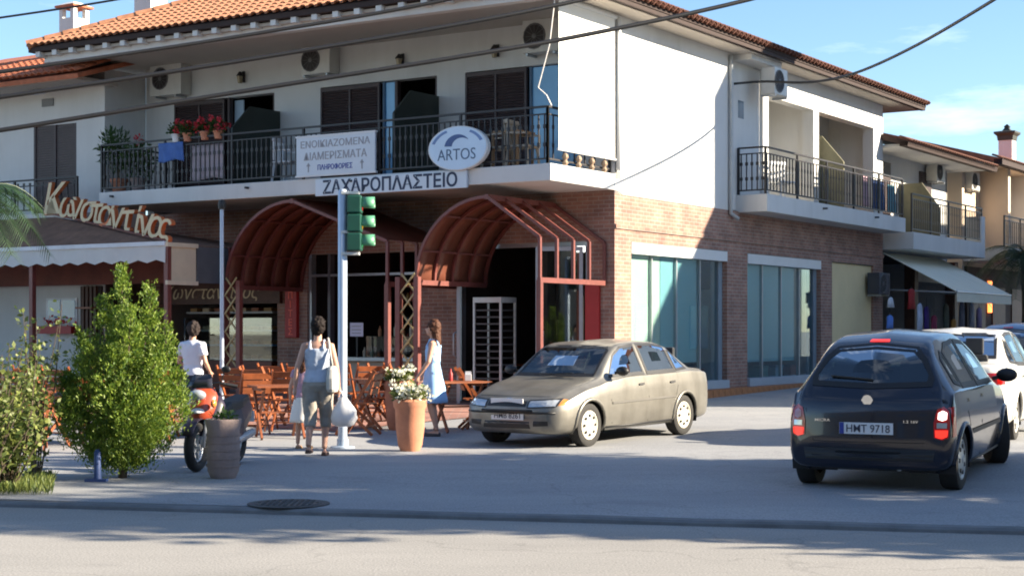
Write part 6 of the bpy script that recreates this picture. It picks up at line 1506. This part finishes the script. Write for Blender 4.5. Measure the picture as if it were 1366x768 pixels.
def palm(label, loc, h, nf, fl, seed, trunk=True, droop=1.0):
    random.seed(seed); t_ = thing('palm_tree', label, 'palm', loc)
    MB().tube([(0, 0, -.1), (.03, 0, h*.5), (0, 0, h)], [.16, .13, .14], 10).build('trunk', BARK, t_, smooth=True)
    for i in range(nf):
        a = 6.283*i/nf+random.uniform(-.2, .2); up = random.uniform(.1, .9); L_ = fl*random.uniform(.8, 1.1); m = MB(); P = []
        for k in range(9):
            q = k/8; P.append(Vector((math.cos(a)*L_*q*(1-.15*up), math.sin(a)*L_*q*(1-.15*up), h+L_*(up*q-droop*.9*q*q))))
        m.tube(P, [.018*(1-.8*k/8) for k in range(9)], 5)
        for k in range(1, 44):
            q = k/44; j = min(int(q*8), 7); p = P[j].lerp(P[j+1], q*8-j); d = (P[j+1]-P[j]).normalized(); sd_ = d.cross(Vector((0, 0, 1))).normalized()
            for s_ in (-1, 1):
                e = p+sd_*s_*fl*.24*(1-.6*abs(q-.45))+d*.16-Vector((0, 0, .10+.05*random.random())); w_ = d*.014
                m.add([p-w_, p+w_, e], [(0, 1, 2)])
        m.build('frond', LEAF_P, t_, fix=False)
    return t_
pp_ = Vector((15.35, 48.2, 0)); palm('small palm tree at the right edge before the peach house', (pp_.x, pp_.y, gz(pp_.x, pp_.y)), 3.3, 26, 2.0, 2)
palm('palm just outside the left edge, its fronds over the awning', (-9.25, 27.4, .1), 3.75, 22, 1.5, 6)
def broad_tree(label, x, y, h, r, zb, n, seed, leaf=.24):
    random.seed(seed); t_ = thing('street_tree', label, 'tree', (x, y, gz(x, max(y, 13))), group='street trees right of the picture')
    MB().tube([(0, 0, -.1), (.05, .03, 1.4), (0, 0, zb+.6), (0, 0, h*.8)], [.17, .13, .11, .03], 9).build('trunk', BARK, t_, smooth=True)
    lm = MB(); cl = []
    for i in range(26):
        a = random.uniform(0, 6.28); rr = r*random.uniform(.25, .8); c = Vector((rr*math.cos(a), rr*math.sin(a), random.uniform(zb+.6, h-.7))); cl.append((c, r*random.uniform(.34, .5))); lm.tube([(0, 0, c.z*.7), c], [.05, .015], 5)
    lm.build('limb', BARK, t_, kind='stuff'); m = MB()
    for c, rc in cl:
        for _ in range(n//26):
            d = Vector((random.gauss(0, 1), random.gauss(0, 1), random.gauss(0, 1))).normalized()*rc*random.random()**.4
            m.leaf(c+d, leaf*random.uniform(.7, 1.3), .6)
    m.build('crown', LEAF, t_, kind='stuff', fix=False)
for i, (x, y, h, r, zb) in enumerate(((12.6, 11.7, 8.4, 1.9, 1.0), (13.6, 14.2, 8.5, 2.2, .9), (12.4, 16.5, 8.2, 2.0, 1.0), (17.0, 12.6, 10.0, 2.4, 2.0), (17.5, 15.2, 9.9, 2.4, 2.0))):
    broad_tree(['leafy street tree nearest the main road, outside the right edge', 'second leafy street tree outside the right edge', 'third leafy street tree outside the right edge, towards the side street', 'taller street tree behind the others, outside the right edge', 'tallest street tree of the row outside the right edge'][i], x, y, h, r, zb, 9500, 40+i)

# ---------------------------------------------------------------- goods under the side street awning
def garment(px, py0, py1, w, col, label, ly=None, lx=.9):
    y = fy(px, lx); z1, z0 = fz(py0, lx, y), fz(py1, lx, y); g = thing('hanging_garment', label, 'clothing', W(lx, y, 0), CA, 'clothes hung outside the street shop')
    m = MB(); m.loft([[(.05*math.sin(t)*k+.012*math.sin(3*t+z*9), w/2*k*math.cos(t), z) for t in [2*math.pi*i/14 for i in range(14)]] for z, k in ((z0, 1.1), ((z0+z1)/2, .95), (z1-.12, .95), (z1-.04, .8), (z1, .2))])
    m.build('cloth', M('garment_'+'%d_%d_%d' % tuple(int(c*99) for c in col), col, .85, .15, 6), g, smooth=True)
    MB().tube([(0, -w*.35, z1-.05), (0, 0, z1+.04), (0, w*.35, z1-.05)], .008, 5).build('hanger', IRON, g); MB().tube([(0, 0, z1+.04), (0, 0, max(2.5, z1+.1))], .005, 4).build('hook', IRON, g)
for a in ((1187, 420, 438, .42, (.10, .22, .6), 'blue and white shirt hung at the left of the street shop'), (1188, 396, 410, .4, (.5, .52, .56), 'pale cap like bundle hung above the blue shirt'), (1216, 385, 412, .5, (.32, .02, .02), 'dark red garment hung under the green awning'), (1227, 404, 440, .34, (.55, .62, .78), 'long white towel hung beside the dark red garment'), (1236, 408, 440, .3, (.06, .03, .2), 'violet towel right of the long white towel'), (1246, 420, 440, .4, (.35, .05, .12), 'crimson garment right of the violet towel'), (1262, 405, 438, .4, (.08, .10, .08), 'dark green garment in the middle of the street shop'), (1272, 425, 440, .4, (.5, .24, .05), 'yellow bag low in the street shop'), (1283, 402, 440, .4, (.15, .16, .22), 'grey garment under the awning edge'), (1296, 404, 440, .4, (.28, .28, .33), 'light grey garment right of the darker grey one'), (1306, 410, 440, .4, (.22, .16, .28), 'mauve garment at the right end of the street shop')):
    garment(*a)
